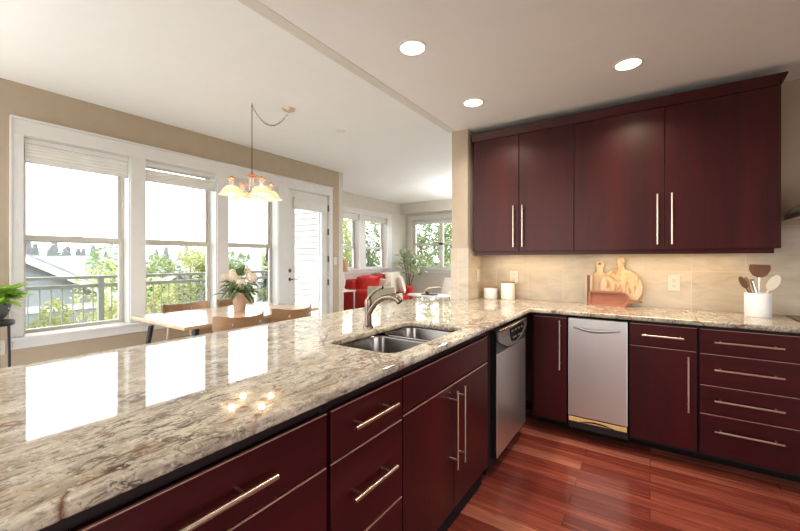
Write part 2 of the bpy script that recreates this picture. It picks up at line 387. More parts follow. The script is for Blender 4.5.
# ================================================================== STRUCTURE
XW, XL, YB, YF = -4.33, -5.48, 3.41, 8.36      # dining wall, living wall, kitchen back wall, far wall
ZL, ZK = 2.74, 2.44
bm = B(); box(bm, -1.75, 3.3, -3.2, 4.63, -.12, 0); struct('floor', bm, 'floor')
bm = B(); box(bm, XW-.20, -1.75, -3.2, 4.63, -.12, 0); box(bm, XL-.16, -1.2, 4.63, YF+.15, -.12, 0); struct('floor_bounce_carpet', bm, 'bounce_carpet')  # unseen pale floor, added to bounce daylight up to the ceilings
bm = B(); box(bm, XW-.20, -1.53, -3.2, 4.63, ZL, ZL+.15); box(bm, XL-.16, -1.2, 4.63, YF+.15, ZL, ZL+.15)
struct('ceiling', bm, 'ceil')
bm = B(); box(bm, -1.53, 3.3, -3.2, YB+.14, ZK, ZL+.15)
struct('ceiling_kitchen', bm, 'ceil')
sbox('ceiling_strip', -1.53, -1.458, -3.2, 3.055, ZK-.002, ZK, mat='ceil2')  # thin sheet along the ceiling edge in a darker tone
# dining wall with three windows and a door
def wall_x(name, x0, x1, y0, y1, z0, z1, holes, mat):
    bm = B(); hs = sorted(holes); y = y0
    for a, b, c, d in hs:
        if a > y: box(bm, x0, x1, y, a, z0, z1)
        if c > z0: box(bm, x0, x1, a, b, z0, c)
        if d < z1: box(bm, x0, x1, a, b, d, z1)
        y = b
    if y < y1: box(bm, x0, x1, y, y1, z0, z1)
    return struct(name, bm, mat)
def wall_y(name, y0, y1, x0, x1, z0, z1, holes, mat):
    bm = B(); hs = sorted(holes); x = x0
    for a, b, c, d in hs:
        if a > x: box(bm, x, a, y0, y1, z0, z1)
        if c > z0: box(bm, a, b, y0, y1, z0, c)
        if d < z1: box(bm, a, b, y0, y1, d, z1)
        x = b
    if x < x1: box(bm, x, x1, y0, y1, z0, z1)
    return struct(name, bm, mat)
WIN = [(.785, 1.548), (1.683, 2.446), (2.59, 3.335)]
WZ0, WZ1 = .635, 2.31
DOOR = (3.50, 4.32)
wall_x('wall_left', XW-.20, XW, -3.2, 4.56, 0, ZL, [(a, b, WZ0, WZ1) for a, b in WIN]+[(DOOR[0], DOOR[1], 0, WZ1), (-3.0, .3, .3, 2.5)], 'wall')  # last opening is unseen, added to let in daylight
wall_y('wall_return', 4.56, 4.655, XL-.16, XW, 0, ZL, [], 'wall_lit')
LW = [(4.95, 6.43), (6.64, 7.50)]  # first window widened on its hidden side for more daylight
wall_x('wall_living', XL-.20, XL, 4.655, YF, 0, ZL, [(a, b, 1.06, 2.30) for a, b in LW], 'wall_lit')
FW = (-5.27, -1.7)  # far window carried on out of view for more daylight
wall_y('wall_far', YF, YF+.15, XL-.16, -1.2, 0, ZL, [(FW[0], FW[1], 1.03, 2.30)], 'wall_lit')
sbox('wall_soffit', XL, -1.35, 8.10, YF, 2.475, ZL, mat='wall_lit')
wall_y('wall_back', YB, YB+.14, -1.5, 3.3, 0, ZK, [], 'wall')
sbox('wall_kitchen_end', -1.5, -1.345, 3.06, YB, 0, ZK, mat='wall')       # the wing wall at the end of the cabinets
sbox('wall_living_right', -1.35, -1.2, YB+.14, YF, 0, ZL, mat='wall_lit')
wall_x('wall_kitchen_right', 3.3, 3.45, -3.2, YB+.14, 0, ZL, [(-3.0, 1.3, .4, 2.35)], 'wall')  # unseen opening, added for fill light from the right
wall_y('wall_rear', -3.35, -3.2, XW-.20, 3.45, 0, ZL, [(-4.2, -.7, .0, 2.5)], 'wall')  # wide rear opening out of view, added to bring daylight in
# tile
bm = B(); box(bm, -1.335, .732, YB-.01, YB, .915, 1.53); box(bm, .732, 1.9, YB-.01, YB, .915, 1.53)
struct('wall_backsplash', bm, 'tile')
bm = B(); box(bm, -1.508, -1.335, 3.05, 3.06, .915, 1.365); box(bm, -1.345, -1.335, 3.06, YB-.01, .915, 1.365); box(bm, -1.508, -1.5, 3.06, YB, .0, 1.365)
box(bm, -1.512, -1.331, 3.046, 3.06, 1.365, 1.377); box(bm, -1.345, -1.331, 3.06, 3.10, 1.365, 1.377)
struct('wall_column_tile', bm, 'tile')
# exterior siding on the return wall (lap boards) and eave
bm = B()
for k in range(27):
    z = -.1+k*.105
    prism(bm, [(4.56, z), (4.533, z), (4.55, z+.105), (4.56, z+.105)], 'x', -5.9, XW-.20)
struct('wall_siding', bm, 'siding')
sbox('trim_corner_board', -5.98, -5.88, 4.52, 4.56, -.1, 2.9, mat='siding')
sbox('roof_eave', -5.30, XW-.20, -3.6, 4.53, 2.92, 3.0, mat='siding')
sbox('ground_deck', -6.25, XW-.20, -3.0, 4.53, -.12, -.04, mat='deck')
# white casing round the dining windows and door
bm = B(); x1 = XW+.02
box(bm, XW, x1, .715, 4.395, WZ1, 2.435)
box(bm, XW, x1, .715, WIN[0][0], .635, WZ1)
box(bm, XW, x1, WIN[0][1], WIN[1][0], .635, WZ1); box(bm, XW, x1, WIN[1][1], WIN[2][0], .635, WZ1)
box(bm, XW, x1, WIN[2][1], DOOR[0], .0, WZ1); box(bm, XW, x1, DOOR[1], 4.395, 0, WZ1)
box(bm, XW, x1, .72, 3.38, .537, .61)
struct('trim_1', bm, 'trim', bevel=.003)
bm = B(); box(bm, XW-.1, XW+.045, .705, 3.40, .61, .635); struct('trim_2', bm, 'trim', bevel=.004)         # stool
bm = B(); box(bm, XW, XW+.032, .705, 4.41, 2.435, 2.455); box(bm, XW, XW+.03, .703, .717, .537, 2.44); struct('trim_3', bm, 'trim', bevel=.003)
sbox('baseboard_left', XW, XW+.014, -3.2, 3.38, 0, .13, mat='trim')
# jamb liners
bm = B()
for a, b in WIN:
    for y0, y1 in ((a, a+.008), (b-.008, b)): box(bm, XW-.20, XW+.001, y0, y1, WZ0, WZ1)
    box(bm, XW-.20, XW+.001, a, b, WZ1-.008, WZ1); box(bm, XW-.20, XW+.001, a, b, WZ0-.01, WZ0+.004)
box(bm, XW-.20, XW, DOOR[0]-.0, DOOR[0]+.01, 0, WZ1); box(bm, XW-.20, XW, DOOR[1]-.008, DOOR[1], 0, WZ1); box(bm, XW-.20, XW, DOOR[0], DOOR[1], WZ1-.01, WZ1)
struct('trim_4', bm, 'trim')
def frame_x(bm, x0, x1, y0, y1, z0, z1, w, wt=None, wb=None):
    wt = wt or w; wb = wb or w
    box(bm, x0, x1, y0, y0+w, z0, z1); box(bm, x0, x1, y1-w, y1, z0, z1)
    box(bm, x0, x1, y0+w, y1-w, z1-wt, z1); box(bm, x0, x1, y0+w, y1-w, z0, z0+wb)
def window_x(n, x, y0, y1, z0, z1, zm, fr=.03, mat='sash'):
    """double-hung window in a wall facing +X; x = inner wall face"""
    e = bpy.data.objects.new('window_%d' % n, None); COL.objects.link(e); e['kind'] = 'structure'; e.location = (x, (y0+y1)/2, z0)
    def L(nm, bm, m, bv=0):
        for v in bm.verts: v.co -= Vector(e.location)
        return obj(nm, bm, m, e, bv)
    bm = B(); frame_x(bm, x-.195, x-.13, y0+.006, y1-.008, z0-.001, z1-.008, .012); L('window_frame', bm, mat, .002)
    bm = B(); frame_x(bm, x-.185, x-.16, y0+.02, y1-.02, zm-.03, z1-.02, .028); L('upper_sash', bm, mat, .002)
    bm = B(); frame_x(bm, x-.16, x-.125, y0+.012, y1-.02, z0+.003, zm+.03, .028, .05, .032); L('lower_sash', bm, mat, .002)
    bm = B(); box(bm, x-.174, x-.170, y0+.04, y1-.04, zm, z1-.04); L('upper_pane', bm, 'glass')
    bm = B(); box(bm, x-.145, x-.141, y0+.03, y1-.03, z0+.02, zm); L('lower_pane', bm, 'glass')
    bm = B(); box(bm, x-.127, x-.115, (y0+y1)/2-.02, (y0+y1)/2+.02, zm+.02, zm+.035); L('latch', bm, mat)
    return e
for i, (a, b) in enumerate(WIN): window_x(i+1, XW, a, b, WZ0, WZ1, 1.46)
# door
e = bpy.data.objects.new('door_1', None); COL.objects.link(e); e['kind'] = 'structure'; e.location = (XW-.05, 3.91, 0)
def LD(nm, bm, m, bv=0, sm=False):
    for v in bm.verts: v.co -= Vector(e.location)
    return obj(nm, bm, m, e, bv, sm)
bm = B(); frame_x(bm, XW-.06, XW-.015, 3.515, 4.31, .01, 2.295, .12, .20, .20); LD('door_slab', bm, 'trim', .003)
bm = B(); frame_x(bm, XW-.055, XW-.008, 3.62, 4.14, .2, 2.20, .018); LD('glass_bead', bm, 'trim', .003)
bm = B(); box(bm, XW-.04, XW-.034, 3.63, 4.19, .2, 2.1); LD('pane', bm, 'glass')
bm = B(); lathe(bm, [(0, 0), (.026, 0), (.026, .008), (.012, .012), (.011, .045), (0, .045)], seg=16, mat=Matrix.Translation((XW-.015, 3.545, .985)) @ Matrix.Rotation(PI/2, 4, 'Y'))
tube(bm, [(XW+.03, 3.545, .985), (XW+.035, 3.60, .985), (XW+.032, 3.655, .98)], .008, 8); LD('door_handle', bm, 'faucet', sm=True)
bm = B(); lathe(bm, [(0, 0), (.03, 0), (.028, .012), (.008, .014), (.008, .03), (0, .03)], seg=16, mat=Matrix.Translation((XW-.015, 3.545, 1.11)) @ Matrix.Rotation(PI/2, 4, 'Y')); LD('deadbolt', bm, 'faucet', sm=True)
for z in (.9, 1.28, 1.72, 2.10, .25):
    bm = B(); box(bm, XW-.02, XW+.012, 4.305, 4.322, z-.05, z+.05); LD('hinge', bm, 'faucet', .002)
# living room windows
def casing_x(name, x, y0, y1, z0, z1, mulls, w=.11):
    bm = B()
    box(bm, x, x+.02, y0-w, y1+w, z1, z1+.12); box(bm, x, x+.02, y0-w, y0, z0, z1); box(bm, x, x+.02, y1, y1+w, z0, z1)
    for a, b in mulls: box(bm, x, x+.02, a, b, z0, z1)
    box(bm, x, x+.06, y0-w-.02, y1+w+.02, z0-.03, z0); box(bm, x, x+.02, y0-w, y1+w, z0-.1, z0-.03)
    return struct(name, bm, 'trim', bevel=.003)
casing_x('trim_5', XL, LW[0][0], LW[1][1], 1.06, 2.30, [(6.43, 6.64)], .20)
for i, (a, b) in enumerate(LW): window_x(4+i, XL, a, b, 1.06, 2.30, 1.55, mat='trim')
def window_far(n, y, xs, z0, z1, zm):
    e = bpy.data.objects.new('window_%d' % n, None); COL.objects.link(e); e['kind'] = 'structure'; e.location = (xs[0], y, z0)
    def L(nm, bm, m):
        for v in bm.verts: v.co -= Vector(e.location)
        return obj(nm, bm, m, e)
    bm = B()
    box(bm, xs[0], xs[0]+.07, y+.05, y+.12, z0, z1); box(bm, xs[-1]-.07, xs[-1], y+.05, y+.12, z0, z1)
    box(bm, xs[0], xs[-1], y+.05, y+.12, z0, z0+.05); box(bm, xs[0], xs[-1], y+.05, y+.12, z1-.06, z1)
    for q in xs[1:-1]: box(bm, q-.055, q+.055, y+.04, y+.12, z0, z1)
    box(bm, xs[0], xs[-1], y+.04, y+.11, zm-.03, zm+.03); L('window_frame', bm, 'sash')
    for a, b in zip(xs[:-1], xs[1:]):
        bm = B(); box(bm, a+.04, b-.04, y+.08, y+.084, z0+.03, z1-.03); L('pane', bm, 'glass')
window_far(6, YF, [FW[0], -4.43, -3.6, -2.7, FW[1]], 1.03, 2.30, 1.665)
bm = B(); w = .11
box(bm, FW[0]-w, FW[1]+w, YF-.02, YF, 2.30, 2.42); box(bm, FW[0]-w, FW[0], YF-.02, YF, 1.03, 2.30); box(bm, FW[1], FW[1]+w, YF-.02, YF, 1.03, 2.30)
box(bm, FW[0]-w-.02, FW[1]+w+.02, YF-.06, YF, 1.0, 1.03); box(bm, FW[0]-w, FW[1]+w, YF-.02, YF, .92, 1.0); struct('trim_6', bm, 'trim', bevel=.003)

# ================================================================== DECK, OUTSIDE
def shade_blind(name, y0, y1, x, ztop, zbot, label, group, tilt=0, gap=0):
    t = thing(name, label, 'window blind', (x, (y0+y1)/2, ztop), 0, group)
    h = (y1-y0)/2
    obj('head_rail', box(B(), -.035, .0, -h, h, -.045, 0), 'trim', t, .003)
    H = ztop-zbot; n = 5; top = -.047-gap
    bm = B()
    for k in range(n):
        z0 = -H+.02+(H+top-.02)*k/n; z1 = -H+.02+(H+top-.02)*(k+1)/n; zm = (z0+z1)/2
        A = []
        for yy in (-h+.004, h-.004):
            d = -tilt*yy/h
            A.append([bm.verts.new((-.030, yy, z0+d)), bm.verts.new((-.005, yy, z0+d)), bm.verts.new((.0, yy, zm+d)), bm.verts.new((-.005, yy, z1+d)), bm.verts.new((-.030, yy, z1+d)), bm.verts.new((-.036, yy, zm+d))])
        ring_between(bm, A[0], A[1]); bm.faces.new(A[0][::-1]); bm.faces.new(A[1])
    obj('shade_fabric', bm, 'shade', t)
    bm = B(); box(bm, -.034, -.002, -h+.002, h-.002, -H, -H+.022)
    for v in bm.verts: v.co.z -= tilt*v.co.y/h
    obj('bottom_rail', bm, 'trim', t, .003)
    if gap:
        for yy in (-h*.55, h*.55): obj('lift_cord', tube(B(), [(-.018, yy, -.04), (-.018, yy, top+.01)], .0015, 5), 'trim', t)
    return t
G = 'cellular shades in the dining windows'
shade_blind('window_blind', .795, 1.538, XW-.012, 2.30, 2.095, 'white cellular shade raised in the window nearest the potted plant', G)
shade_blind('window_blind', 1.693, 2.436, XW-.012, 2.30, 2.095, 'white cellular shade hanging slightly crooked in the middle dining window', G, .0, .035)
shade_blind('window_blind', 2.60, 3.325, XW-.012, 2.30, 2.105, 'white cellular shade in the dining window behind the chandelier', G)
shade_blind('window_blind', 3.60, 4.26, XW+.035, 2.19, 2.02, 'white cellular shade raised on the glass patio door', None)
G = 'shades in the living room windows'
shade_blind('window_blind', 4.96, 6.42, XL-.01, 2.29, 2.16, 'white shade in the living room window behind the lamp', G)
shade_blind('window_blind', 6.65, 7.49, XL-.01, 2.29, 2.16, 'white shade in the living room window above the red sofa middle', G)
for o_ in [shade_blind('window_blind', -1.77, 1.77, 0, 2.29, 2.19, 'long white shade across the far window behind the lounge chair', None)]:
    o_.location = ((FW[0]+FW[1])/2, YF+.03, 2.29); o_.rotation_euler = (0, 0, -PI/2)
# railing
t = thing('deck_railing', 'gray metal deck railing with thin balusters outside the dining windows', 'railing', (-6.1, 1, -.04))
bm = B(); box(bm, -.04, .04, -4, 3.58, 1.062, 1.10); obj('top_rail', bm, 'rail', t, .004)
bm = B(); box(bm, -.02, .02, -4, 3.58, .945, .99); obj('middle_rail', bm, 'rail', t)
bm = B(); box(bm, -.02, .02, -4, 3.58, .08, .12); obj('bottom_rail', bm, 'rail', t)
for k, y in enumerate((-3.9, -2.4, -.75, .845, 2.35, 3.53)):
    obj('post', box(B(), -.035, .035, y-.03, y+.03, 0, 1.065), 'rail', t)
k = 0; y = -1.40
while y < 3.5:
    if abs(y-.845) > .05 and abs(y-2.35) > .05: obj('baluster', tube(B(), [(0, y, .1), (0, y, .96)], .0075, 6), 'rail', t)
    y += .103
bm = B(); box(bm, -400, 400, -200, 500, -4.2, -4.0); struct('ground_lawn', bm, 'grass')
# hills
def hill(name, x, y0, y1, h0, h1, seed, zbase=-6):
    rnd = random.Random(seed); bm = B(); n = 60; rows = []
    ph = [rnd.uniform(0, 6) for _ in range(4)]
    for j in range(8):
        row = []
        for i in range(n+1):
            u = i/n; y = y0+(y1-y0)*u; s = math.sin(j/7*PI/2)
            hh = (h0+(h1-h0)*u)+.8*math.sin(u*9+ph[0])+.5*math.sin(u*23+ph[1])
            row.append(bm.verts.new((x+50-50*j/7*1.0, y, zbase+(hh-zbase)*s)))
        rows.append(row)
    for j in range(7):
        for i in range(n): bm.faces.new((rows[j][i], rows[j][i+1], rows[j+1][i+1], rows[j+1][i]))
    o = struct(name, bm, 'hill'); return o
hill('ground_hill', -150, -10, 130, 4.5, -.5, 1)
hz = bpy.data.materials.new('thin_valley_haze'); hz.use_nodes = True; hz.node_tree.nodes.clear()
_o = hz.node_tree.nodes.new('ShaderNodeOutputMaterial'); _v = hz.node_tree.nodes.new('ShaderNodeVolumeScatter'); _v.inputs['Density'].default_value = .0026
hz.node_tree.links.new(_v.outputs[0], _o.inputs['Volume'])
o = obj('haze', box(B(), -185, -75, -30, 200, -3.9, 25), hz); tag(o, 'thin pale haze in the valley before the distant hillside', 'haze', None, 'stuff')
def conifer_mesh(h, seed):
    rnd = random.Random(seed); bm = B()
    for k in range(90):
        z = h*(.12+.86*(k/90)); r = (1-z/h)*h*.24+.12
        for q in range(7):
            a = rnd.uniform(0, 2*PI); l = r*rnd.uniform(.7, 1.1); w = .34*h/8
            d = Vector((math.cos(a), math.sin(a), -.25)); s = Vector((-math.sin(a), math.cos(a), 0))
            p = Vector((0, 0, z))
            f = [bm.verts.new(p-s*w), bm.verts.new(p+s*w), bm.verts.new(p+d*l+s*w*.3), bm.verts.new(p+d*l-s*w*.3)]
            bm.faces.new(f)
    return bm
def crown_mesh(rx, rz, n, leaf, seed, blobs=9, zc=0):
    rnd = random.Random(seed); verts = []; faces = []
    bl = []
    for _ in range(blobs):
        a = rnd.uniform(0, 2*PI); q = rnd.uniform(.15, .75)
        bl.append((Vector((math.cos(a)*rx*q, math.sin(a)*rx*q, zc+rnd.uniform(-.75, .8)*rz)), rnd.uniform(.28, .5)))
    for i in range(n):
        c, s = bl[i % blobs]
        d = Vector((rnd.gauss(0, 1), rnd.gauss(0, 1), rnd.gauss(0, 1))).normalized()*rnd.uniform(.55, 1)**.5
        p = c+Vector((d.x*rx*s, d.y*rx*s, d.z*rz*s*1.1))
        u = Vector((rnd.gauss(0, 1), rnd.gauss(0, 1), rnd.gauss(0, .6))).normalized(); v = u.cross(Vector((rnd.gauss(0, 1), rnd.gauss(0, 1), rnd.gauss(0, 1)))).normalized()
        L = leaf*rnd.uniform(.6, 1.2); k = len(verts)
        verts += [p-u*L, p+v*L*.45, p+u*L, p-v*L*.45]; faces.append((k, k+1, k+2, k+3))
    me = bpy.data.meshes.new('foliage'); me.from_pydata([tuple(v) for v in verts], [], faces); return me
def tree(name, loc, h, r, mat, label, group, n=2200, leaf=.11, seed=1, blobs=12):
    t = thing(name, label, 'tree', loc, 0, group)
    me = crown_mesh(r, h*.36, n, leaf, seed, blobs, h*.6); me.materials.append(M[mat])
    f = bpy.data.objects.new('foliage', me); COL.objects.link(f); f.parent = t
    rnd = random.Random(seed+50); bm = B()
    tube(bm, [(0, 0, 0), (.05*r, .03*r, h*.3), (-.03*r, .05*r, h*.75)], [h*.02, h*.015, h*.006], 7)
    for k in range(6):
        a = rnd.uniform(0, 2*PI); z = h*rnd.uniform(.3, .6)
        tube(bm, [(0.03*r, .03*r, z), (math.cos(a)*r*.3, math.sin(a)*r*.3, z+h*.12), (math.cos(a)*r*.6, math.sin(a)*r*.6, z+h*.2)], [h*.009, h*.006, h*.003], 5)
    obj('trunk', bm, 'bark', t); return t
G = 'conifers along the hazy far hillside'
pr0 = None; rnd = random.Random(4)
for k in range(46):
    y = 20+k*1.9+rnd.uniform(-.9, .9); zt = 3.0-(y-20)*.04
    if pr0 is None:
        pr0 = obj('conifer', conifer_mesh(8, 3), 'tree_d'); tag(pr0, 'dark pointed conifer standing on the hazy distant hillside', 'tree', G); o = pr0
    else: o = pr0.copy(); COL.objects.link(o)
    s = rnd.uniform(.65, 1.15); hh = 4.5-5*(y+10)/140.; o.location = (-146+rnd.uniform(-3, 3), y, hh-5.0+rnd.uniform(-.6, 1.2)); o.scale = (s*2.0, s*2.0, s); o.rotation_euler = (0, 0, rnd.uniform(0, 6))
G = 'leafy trees below the deck'
TS = [(-15.0, 3.35, 4.15, 1.1, 'tree_y', 'yellow green sapling in front of the gray gable seen past the railing'),
      (-12.5, 3.95, 5.3, 1.1, 'tree_y', 'yellow green tree at right edge of the window nearest the potted plant'),
      (-15, 6.1, 5.0, 1.3, 'tree_y', 'yellow bush low behind the railing at left of the middle window'),
      (-30, 11.2, 6.0, 3.0, 'tree_g', 'round green tree top above the railing at left of middle window'),
      (-29, 14.2, 6.4, 3.0, 'tree_y', 'pale rounded tree top in the centre of the middle window'),
      (-27, 16.4, 6.1, 2.6, 'tree_g', 'green tree top at right side of the middle window'),
      (-17, 10.5, 4.2, 1.2, 'tree_y', 'low yellow tree behind the flower bouquet'),
      (-26, 20.5, 6.3, 2.4, 'tree_y', 'pale tree top beside the tall conifer in the third window'),
      (-25, 23.5, 6.0, 2.4, 'tree_g', 'green tree top at right side of the third dining window')]
for k, (x, y, h, r, m, lb) in enumerate(TS): tree('leafy_tree', (x, y, -4.0), h, r, m, lb, G, 2600 if x > -20 else 3200, .075 if x > -20 else .16, 10+k)
o = obj('conifer', conifer_mesh(7.2, 9), 'tree_d'); o.location = (-26, 19.2, -4); tag(o, 'tall thin conifer behind the flower bouquet in the third window', 'tree')
G = 'leafy trees outside the living room'
for k, (x, y, h, r) in enumerate([(-11.2, 10.4, 8.2, 1.9), (-11.4, 14.0, 8.0, 1.8), (-12.4, 18.0, 8.4, 2.2), (-8.6, 14.4, 8.0, 1.9), (-6.4, 16.4, 8.0, 1.9), (-11.4, 22.2, 9.6, 2.4), (-8.4, 20.6, 9.6, 2.4)]):
    tree('leafy_tree', (x, y, -4.0), h, r, 'tree_g' if k % 2 else 'tree_y', ['dappled tree outside the living room window behind the lamp', 'dappled tree outside the living room window above the sofa', 'tree farther behind the living room side windows',
        'green tree outside the left pane of the far window', 'green tree outside the right pane of the far window', 'tall tree standing back beyond the room corner', 'tall tree standing back beyond the far window'][k], G, 8000, .10, 40+k, 16)
# neighbour houses
def gable_house(loc, label, peak, spans, wz, depth):
    t = thing('house', label, 'house', loc)
    y0, y1 = spans
    obj('wall', prism(B(), [(y0, -4), (y1, -4), (y1, wz), ((y0+y1)/2, peak), (y0, wz)], 'x', -depth, 0), 'house', t)
    ym = (y0+y1)/2; bm = B()
    for s, (ya, yb) in ((-1, (ym, y0-.4)), (1, (ym, y1+.4))):
        za = peak+.0; sl = (wz-peak)/(y1-ym); zb = peak+sl*abs(yb-ym)
        prism(bm, [(ya, za), (yb, zb), (yb, zb+.12), (ya, za+.12)], 'x', -depth-.3, .35)
    obj('roof', bm, 'roofm', t)
    bm = B()
    for s, (ya, yb) in ((-1, (ym, y0-.4)), (1, (ym, y1+.4))):
        sl = (wz-peak)/(y1-ym); zb = peak+sl*abs(yb-ym)
        prism(bm, [(ya, peak-.19), (yb, zb-.19), (yb, zb+.04), (ya, peak+.04)], 'x', .35, .40)
    obj('rake_board', bm, 'fascia', t)
    obj('belly_band', box(B(), .0, .05, y0, y1, -.42, -.22), 'fascia', t)
    return t
gable_house((-16, 0, 0), 'gray house gable with white rake board just beyond the railing', 2.88, (-4.5, 5.0), .12, 8)
for k, (x, y, w, h, lb) in enumerate([(-34, 16.0, 4, 2.9, 'small pale gray house beyond the railing at left of middle window'), (-38, 21.4, 4.5, 2.6, 'pale gray house beyond the railing left of the bouquet'), (-31, 27, 5, 2.9, 'pale house seen low behind the bouquet')]):
    t = thing('house', lb, 'house', (x, y, -4), .1, 'distant houses below the trees')
    obj('wall', box(B(), -4, 0, -w/2, w/2, 0, h), 'house', t)
    obj('roof', prism(B(), [(-w/2-.3, h), (w/2+.3, h), (0, h+1.1)], 'x', -4.3, .3), 'roofm', t)
    for q in (-1.2, 0, 1.2):
        f = obj('window', box(B(), 0, .06, q-.35, q+.35, h*.45, h*.8), 'fascia', t); obj('pane', box(B(), .06, .07, q-.27, q+.27, h*.49, h*.76), 'dgray', f)

# ================================================================== KITCHEN
def bar_pull(parent, p0, p1, r=.0047, out=.04, inset=.12):
    """bar between p0 and p1 (local, y = front of door at 0), two posts"""
    bm = B(); a = Vector(p0); b = Vector(p1); a.y = b.y = -out
    tube(bm, [a, b], r, 12)
    d = (b-a)
    for s in (inset, 1-inset):
        q = a+d*s; tube(bm, [(q.x, 0, q.z), (q.x, -out+.002, q.z)], .0045, 8)
    return obj('handle', bm, 'nickel', parent, smooth=True)
def carcass(t, w, depth, z0=.105, z1=.885, kick=.10, kz=.105, top=False):
    bm = B(); th = .018
    box(bm, 0, th, .021, depth, z0, z1); box(bm, w-th, w, .021, depth, z0, z1)
    box(bm, th, w-th, .021, depth, z0, z0+th); box(bm, th, w-th, depth-.01, depth, z0+th, z1)
    box(bm, th, w-th, .021, .04, z1-.035, z1); box(bm, th, w-th, .028, .04, z0+th, z1-.035)
    if top: box(bm, th, w-th, .04, depth-.01, z1-th, z1)
    obj('carcass', bm, 'carc', t)
    if kick: obj('toe_kick', box(B(), 0, w, kick, kick+.015, 0, z0), 'kick', t)
def base_cab(label, loc, rz, w, fronts, kick=.10, depth=.57, group='dark red base cabinets'):
    t = thing('base_cabinet', label, 'cabinet', loc, rz, group)
    carcass(t, w, depth, kick=kick)
    for f in fronts:
        kind, x0, x1, z0, z1 = f[:5]
        d = obj('door' if kind == 'door' else 'drawer' if kind == 'drawer' else 'false_drawer_front', box(B(), x0, x1, 0, .0205, z0, z1), 'cab' if kind == 'door' else 'cabh', t, .0022)
        obj('pale_edge_line', box(B(), x0+.001, x1-.001, .0, .006, z1-.0005, z1+.0018), 'edge', d)  # paler strip laid along the top edge of each front
        if len(f) > 5 and f[5]: bar_pull(d, *f[5])
    return t
RY, PX = 2.83, -.755
# run along the back wall
base_cab('dark red base cabinet with one tall door in the inside corner beside the dishwasher', (-.735, RY, 0), 0, .245, [('door', .02, .243, .125, .858, ((.205, 0, .855-.01), (.205, 0, .495)))], .20)
base_cab('dark red base cabinet with one drawer over a door, right of the steel compactor', (-.113, RY, 0), 0, .352,
         [('drawer', .003, .345, .727, .862, ((.071, 0, .799), (.282, 0, .799), .0058, .04, .08)), ('door', .003, .345, .125, .720, ((.303, 0, .713-.02), (.303, 0, .361)))], .20)
bz = [(.722, .862, .796), (.536, .716, .636), (.366, .530, .456), (.125, .360, .28)]
base_cab('dark red base cabinet with four stacked drawers under the utensil crock', (.240, RY, 0), 0, .452,
         [('drawer', .006, .447, a, b, ((.070, 0, p), (.359, 0, p), .0058, .04, .10)) for a, b, p in bz], .20)
base_cab('dark red base cabinet with two doors under the cooktop', (.694, RY, 0), 0, .80,
         [('door', .003, .398, .125, .862, ((.36, 0, .84), (.36, 0, .50))), ('door', .402, .797, .125, .862, ((.44, 0, .84), (.44, 0, .50)))], .20)
# peninsula
R90 = PI/2
fz = .842
base_cab('dark red sink cabinet with a blank panel over two doors, left of the dishwasher', (PX, 1.135, 0), R90, .86,
         [('panel', .002, .857, .708, fz), ('door', .002, .427, .118, .697, ((.385, 0, .686), (.385, 0, .332))), ('door', .431, .857, .118, .697, ((.463, 0, .686), (.463, 0, .332)))], .038)
base_cab('narrow dark red peninsula cabinet with three short handled drawers', (PX, .757, 0), R90, .376,
         [('drawer', .006, .372, .697, fz, ((.068, 0, .781), (.292, 0, .781), .0068, .04, .17)), ('drawer', .006, .372, .412, .689, ((.064, 0, .570), (.284, 0, .570), .0068, .04, .17)), ('drawer', .006, .372, .118, .405, ((.064, 0, .30), (.284, 0, .30), .0068, .04, .17))], .038)
base_cab('wide dark red peninsula cabinet with one very long drawer handle, nearest the camera', (PX, -.36, 0), R90, 1.112,
         [('drawer', .004, 1.106, .697, fz, ((.23, 0, .776), (.91, 0, .776), .0068, .04, .12)), ('drawer', .004, 1.106, .412, .689, ((.23, 0, .56), (.88, 0, .56), .0068, .04, .12)), ('drawer', .004, 1.106, .118, .405, ((.23, 0, .30), (.88, 0, .30), .0068, .04, .12))], .038)
t = base_cab('dark red two door peninsula cabinet beside the seating end of the counter', (PX, -1.36, 0), R90, .995, [('door', .004, .495, .118, fz, None), ('door', .499, .99, .118, fz, None)], .038)
# fillers beside the dishwasher
bm = B(); box(bm, PX-.55, PX-.02, 2.0, 2.03, .105, .885); box(bm, PX-.05, PX-.018, 2.03, 2.085, .105, .885); struct('trim_cabinet_filler', bm, 'carc')
bm = B(); box(bm, PX-.05, PX-.018, 2.70, 2.828, .105, .885); struct('trim_corner_filler', bm, 'carc')
sbox('wall_peninsula_back', -1.50, -1.40, -1.36, 3.06, 0, .885, mat='carc')

# countertop
def rrect(x0, x1, y0, y1, r, n=6):
    pts = []
    for cx, cy, a0 in ((x1-r, y1-r, 0), (x0+r, y1-r, 90), (x0+r, y0+r, 180), (x1-r, y0+r, 270)):
        for k in range(n+1):
            a = math.radians(a0+90*k/n); pts.append((cx+r*math.cos(a), cy+r*math.sin(a)))
    return pts
def slab_curve(name, outline, holes, z0, z1, mat, bev=.005):
    cu = bpy.data.curves.new(name, 'CURVE'); cu.dimensions = '2D'; cu.fill_mode = 'BOTH'
    for pts in [outline]+holes:
        s = cu.splines.new('POLY'); s.points.add(len(pts)-1); s.use_cyclic_u = True
        for q, (x, y) in zip(s.points, pts): q.co = (x, y, 0, 1)
    cu.extrude = (z1-z0)/2-bev; cu.bevel_depth = bev; cu.bevel_resolution = 2; cu.offset = -bev
    tmp = bpy.data.objects.new('tmp', cu); COL.objects.link(tmp); tmp.location.z = 0
    bpy.context.view_layer.update()
    me = bpy.data.meshes.new_from_object(tmp.evaluated_get(bpy.context.evaluated_depsgraph_get()))
    bpy.data.objects.remove(tmp); me.name = name
    for v in me.vertices: v.co.z += (z0+z1)/2
    me.materials.clear(); me.materials.append(M[mat])
    o = bpy.data.objects.new(name, me); COL.objects.link(o); return o
